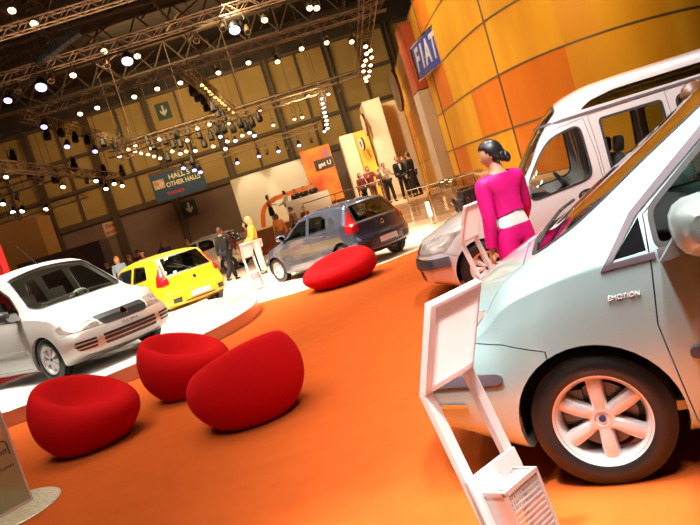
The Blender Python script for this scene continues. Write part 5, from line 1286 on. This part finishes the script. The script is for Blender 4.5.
row('mover', [(74, 165), (104, 171), (122, 171)], YK, 'on the low truss running away at the left edge', 'black spotlights on the low left truss running away', tilt=20); row('copper', [(87, 180), (101, 181)], YK, 'on the low truss running away at the left edge', 'copper lamps on the low left truss running away')
truss('small truss low at the left edge above the ochre block', (-18, 30.3, 4.7), (-9.9, 30.3, 4.7), s=.25)
# loudspeaker column hanging at the upper left
# loudspeaker column hanging at the upper left
xa, za = pxray(36, 62, 21.2); xb, zb = pxray(78, 31, 21.2); d_ = Vector((xb-xa, 0, zb-za)); n8 = 9
b = MB(); an = math.atan2(d_.z, d_.x)
for i in range(n8): b.box((0, 0, 0), (d_.length/n8*.94, .34, .24), Matrix.Translation(d_*((i+.5)/n8)) @ Matrix.Rotation(-an, 4, 'Y'), bev=.012)
b.tube(d_*.9, d_*.9+Vector((0, 0, 12-zb+.1)), .015, 5); b.tube(d_*.2, d_*.2+Vector((0, 0, 12-za)), .015, 5)
b.build('line_array_speaker', mat('speaker_black', (.006, .005, .005), .8), None, loc=(xa, 21.2, za), label='dark slanting loudspeaker column hanging in the upper left roof', cat='speaker')
# ---------------------------------------------------------------- signs
def board(name, label, cat, cx, cy, Y, w_, h_, m, d=.06, **k):
    x, z = pxray(cx, cy, Y); b = MB(); b.box((0, 0, 0), (w_, d, h_)); return b.build(name, m, None, loc=(x, Y, z), smooth=0, label=label, cat=cat, **k)
M_ban = noisy(mat('banner_blue', (.02, .06, .14), .6), (.015, .045, .10), 1, 3, .7); M_txt = mat('text_cream', (.75, .66, .40), .6); M_txr = mat('text_red', (.50, .03, .04), .6)
FW = lambda p: face_matrix(p, (1, 0, 0), (0, 0, 1))
o = board('hanging_banner', 'blue banner with hall directions hanging before the far wall', 'banner', 178.5, 183, 46.5, 3.45, 1.75, M_ban)
text('banner_text', 'HALL 5 &', .46, M_txt, o, FW((.42, -.04, .52)), .01, True); text('banner_text', 'OTHER HALLS', .42, M_txt, o, FW((.36, -.04, .06)), .01, True, sx=.86)
text('banner_text', 'THANKS', .30, M_txr, o, FW((-.35, -.04, -.50)), .01, True)
b = MB(); b.box((-1.23, -.04, .27), (.72, .03, .6)); b.build('banner_picture', noisy(mat('banner_pic', (.7, .5, .35), .6), (.4, .2, .12), 4, 3, .9), o)
b = MB(); b.box((0, 0, 1.0), (3.5, .1, .24)); b.build('banner_rail', M_rib, o)
for x_ in (-1.6, 1.6): b = MB(); b.tube((x_, 0, 1.0), (x_, 0, 12.1-o.location.z), .015, 5); b.build('hanging_cable', M_rib, o)
M_green = mat('sign_dark_green', (.015, .04, .025), .5); M_arrow = mat('sign_arrow_pale', (.62, .60, .48), .5)
def arrow_sign(label, cx, cy, Y, s):
    o = board('arrow_sign', label, 'sign', cx, cy, Y, s, s*1.15, M_green, group='dark green arrow signs'); b = MB()
    P_ = [(-.07, .38), (.07, .38), (.07, -.05), (.24, .12), (.24, -.08), (0, -.36), (-.24, -.08), (-.24, .12), (-.07, -.05)]
    b.poly([(x_*s, -.035, z_*s) for x_, z_ in P_], (0, -.01, 0)); b.build('arrow', M_arrow, o, smooth=0)
arrow_sign('dark green sign with a pale down arrow high on the far wall', 163.5, 111, 50.01, 1.0); arrow_sign('dark green sign with a pale down arrow below the blue banner', 189.5, 208, 49.98, 1.0)
o = board('wall_sign', 'small pale sign with red lettering on the far wall', 'sign', 111, 228.5, 49.98, 1.0, 1.0, mat('sign_cream', (.62, .42, .28), .6)); text('sign_text', 'Fire', .42, M_txr, o, FW((0, -.04, .2)), .01, True); text('sign_text', 'point', .38, M_txr, o, FW((0, -.04, -.2)), .01, True)
# poster wall left of the cream piers
o = board('poster_panel', 'orange poster panel with a dark lettered plate beside the lit backdrop', 'poster', 322, 175, 42.8, 1.85, 3.4, noisy(mat('poster_orange', (.72, .30, .03), .5), (.60, .07, .015), .9, 4, .95))
b = MB(); b.box((.32, -.06, .62), (1.15, .05, .62)); q = b.build('dark_plate', mat('plate_dark', (.05, .018, .015), .5), o); text('plate_text', 'get U', .36, M_white, o, FW((.36, -.10, .60)), .01, True)
b = MB(); b.box((.62, -.06, 1.15), (.16, .04, .42)); b.build('violet_mark', mat('violet_mark', (.25, .16, .55), .5), o)
# orange arch band before the backdrop, counter
b = MB(); Mr = mat('arch_orange', (.72, .16, .03), .5)
x0, z0 = pxray(259, 218, 41.5); arc = [(x0-.1, z0-1.2), (x0, z0-.3), (x0+.25, z0+.45), (x0+.75, z0+.85), (x0+1.6, z0+1.0), (x0+3.5, z0+1.0)]
arc = chaikin(arc, 2); inn = offset_poly(arc+[(x0+3.5, z0-1.4), (x0-.1, z0-1.4)], -.26)[:len(arc)]
b.poly([(a_, 0, c_) for a_, c_ in arc]+[(a_, 0, c_) for a_, c_ in inn[::-1]], (0, .25, 0)); b.build('orange_arch', Mr, None, loc=(0, 41.5, 0), smooth=30, label='orange arch band curving over the people before the white backdrop', cat='arch')
b = MB(); b.box((0, 0, .5), (2.4, .5, 1.0), bev=.03); b.build('reception_counter', M_white, None, loc=(-1.2, 37.9, 1.0), label='low white counter before the seated people on the rear stage', cat='counter')
b = MB(); b.box((0, 0, .6), (1.6, .12, 1.2), bev=.02); b.build('white_screen', M_white, None, loc=(-4.6, 33, 0), rot=(0, 0, R(10)), label='bright white low screen behind the man in the black suit', cat='screen')
# blue letter sign
M_sblue = mat('sign_blue', (.02, .05, .45), .25, .2, .5); M_slet = mat('sign_letter', (.62, .64, .72), .3, .2)
o = empty('illuminated_sign', (0, 0, 0), label='blue sign with four slanting silver capital letters high on the orange wall', cat='sign')
ctr = Vector((4.40, 23.0, 5.05)); o.location = ctr; o.rotation_euler = (0, 0, R(-83))
b = MB(); n_ = 20; rows = []
W2, H2 = 1.5, .56
for i in range(n_+1):
    t = -1+2*i/n_; yb = -.03*(1-t*t)-.10; rows.append([(t*W2, yb, -H2), (t*W2, yb, H2), (t*W2, .0, H2), (t*W2, .0, -H2)])
V_ = b.sheet(rows, closed_v=True); b.bm.faces.new(V_[0]); b.bm.faces.new(V_[-1]); b.build('sign_box', M_sblue, o, smooth=40)
b = MB()
for z_ in (-H2, H2): b.path([(-W2+2*W2*i/20, -.03*(1-(-1+2*i/20)**2)-.10, z_) for i in range(21)], .03, 8)
for x_ in (-W2, W2): b.tube((x_, -.1, -H2), (x_, -.1, H2), .03, 8)
b.build('sign_frame', M_chrome, o)
for ch, x_ in (('F', -1.0), ('I', -.38), ('A', .26), ('T', .98)): text('sign_letter', ch, 1.05, M_slet, o, face_matrix((x_, -.03*(1-(x_/W2)**2)-.11, 0), (1, 0, 0), (0, 0, 1)), .008, True, .18, .92)
# round disc sign at the end of the curved wall, small oval sign
def disc_sign(label, cx, cy, Y, r, ang, inner):
    x, z = pxray(cx, cy, Y); o = empty('round_sign', (x, Y, z), R(ang), label=label, cat='sign'); Mx = Matrix.Rotation(R(90), 4, 'X')
    b = MB(); b.lathe([(0, -.03), (r, -.03), (r, .03), (r*.9, .04), (0, .04)], 48, Mx); b.build('disc', M_cream, o)
    b = MB(); b.lathe([(r*1.0, -.09), (r*1.03, -.09), (r*1.03, .03), (r*1.0, .03)], 48, Mx, closed=True); b.build('dark_rim', mat('rim_red_dark', (.10, .012, .01), .4), o)
    b = MB(); b.lathe([(0, .041), (r*.55, .041), (r*.5, .055), (0, .06)], 40, Mx); b.build('emblem', inner, o); return o
disc_sign('large round cream sign on the far end of the orange wall', 396, 91, 33, .95, -88, mat('emblem_cream', (.75, .6, .45), .4))
disc_sign('small round sign with a blue centre on the amber wall end, far back', 361.5, 144, 39.6, .36, -76, M_sblue)
disc_sign('round cream sign above the one with the blue centre, far back', 364, 125, 39.4, .62, -86, mat('emblem_cream2', (.75, .6, .45), .4))
# glass balustrade and acrylic cases before the stage
M_acr = glass('acrylic', (.90, .86, .80), 2.0)
for i, (x_, y_, w_, a_) in enumerate(((2.45, 20.4, .9, -55), (3.0, 19.55, .9, -55), (3.5, 18.6, .9, -60))):
    o = empty('glass_balustrade', (x_, y_, 0), R(a_), label=('glass barrier panel nearest the steps', 'middle glass barrier panel right of the steps', 'glass barrier panel nearest the acrylic display case')[i], cat='barrier', group='glass barrier panels by the stage')
    b = MB(); b.box((0, 0, .55), (w_, .015, .95)); b.build('pane', M_acr, o, smooth=0)
    b = MB(); b.tube((-w_/2-.02, 0, 0), (-w_/2-.02, 0, 1.1), .022, 10); b.tube((w_/2+.02, 0, 0), (w_/2+.02, 0, 1.1), .022, 10); b.tube((-w_/2, 0, 1.1), (w_/2, 0, 1.1), .018, 8); b.build('steel_rail', M_chrome, o)
o = empty('floor_light', (2.55, 19.6, 0), label='bright little upright light behind the glass barrier', cat='lamp'); b = MB(); b.box((0, 0, .45), (.10, .06, .42), bev=.01); b.build('lens', mat('floor_light_glow', (1, .9, .6), .4, emis=(1, .85, .5), estr=6), o); b = MB(); b.tube((0, 0, 0), (0, 0, .3), .03, 8); b.box((0, 0, .01), (.2, .2, .02)); b.build('post', M_chrome, o)
o = empty('display_case', (2.75, 14.6, 0), R(20), label='clear rounded acrylic case holding chrome engine parts behind the magenta woman', cat='display case')
b = MB(); prof = [(-.75, .0), (-.75, .95), (-.6, 1.12), (-.2, 1.25), (.2, 1.25), (.6, 1.12), (.75, .95), (.75, .0)]; prof = round_poly(prof, 2)
b.poly([(a_, -.4, c_) for a_, c_ in prof], (0, .8, 0)); b.build('acrylic_hood', M_acr, o, smooth=30)
b = MB(); b.box((0, 0, .16), (1.6, .9, .32), bev=.02); b.build('plinth', M_white, o, loc=(0, 0, 0))
E_ = empty('engine', (2.75, 14.6, .32), R(20), label='chrome and dark cutaway engine inside the acrylic case', cat='engine')
b = MB(); b.box((0, 0, .25), (.55, .4, .36), bev=.03); b.box((.05, 0, .50), (.45, .28, .16), bev=.03); b.build('engine_block', M_trim, E_)
b = MB()
for i in range(4): b.tube((-.2+.13*i, -.2, .45), (-.26+.13*i, -.32, .12), .03, 10)
for i in range(4): b.lathe([(0, 0), (.05, 0), (.05, .06), (0, .07)], 16, Matrix.Translation((-.18+.12*i, 0, .58)))
b.lathe([(0, 0), (.10, 0), (.10, .04), (.03, .05), (0, .05)], 24, Matrix.Translation((-.3, 0, .2)) @ Matrix.Rotation(R(-90), 4, 'Y')); b.lathe([(0, 0), (.07, 0), (.07, .04), (0, .05)], 24, Matrix.Translation((-.3, .08, .42)) @ Matrix.Rotation(R(-90), 4, 'Y'))
b.build('manifold', M_chrome, E_)
# rail along the steps, red scooter-like stand on the stage
o = empty('stage_rail', (0, 0, 0), label='thin steel handrail on posts along the edge of the raised stage', cat='railing'); b = MB()
A_, B_ = Vector((-3.0, 30.8, .0)), Vector((2.35, 25.6, .64))
Pp = [(-1.2, 30.2, .64), (.2, 28.6, .64), (1.1, 26.6, .64), (1.9, 25.0, .64)]
for p_ in Pp: b.tube(p_, (p_[0], p_[1], p_[2]+1.0), .022, 8)
b.path([(p_[0], p_[1], p_[2]+1.0) for p_ in Pp], .022, 8); b.path([(p_[0], p_[1], p_[2]+.5) for p_ in Pp], .012, 6); b.build('steel_rail', M_chrome, o)
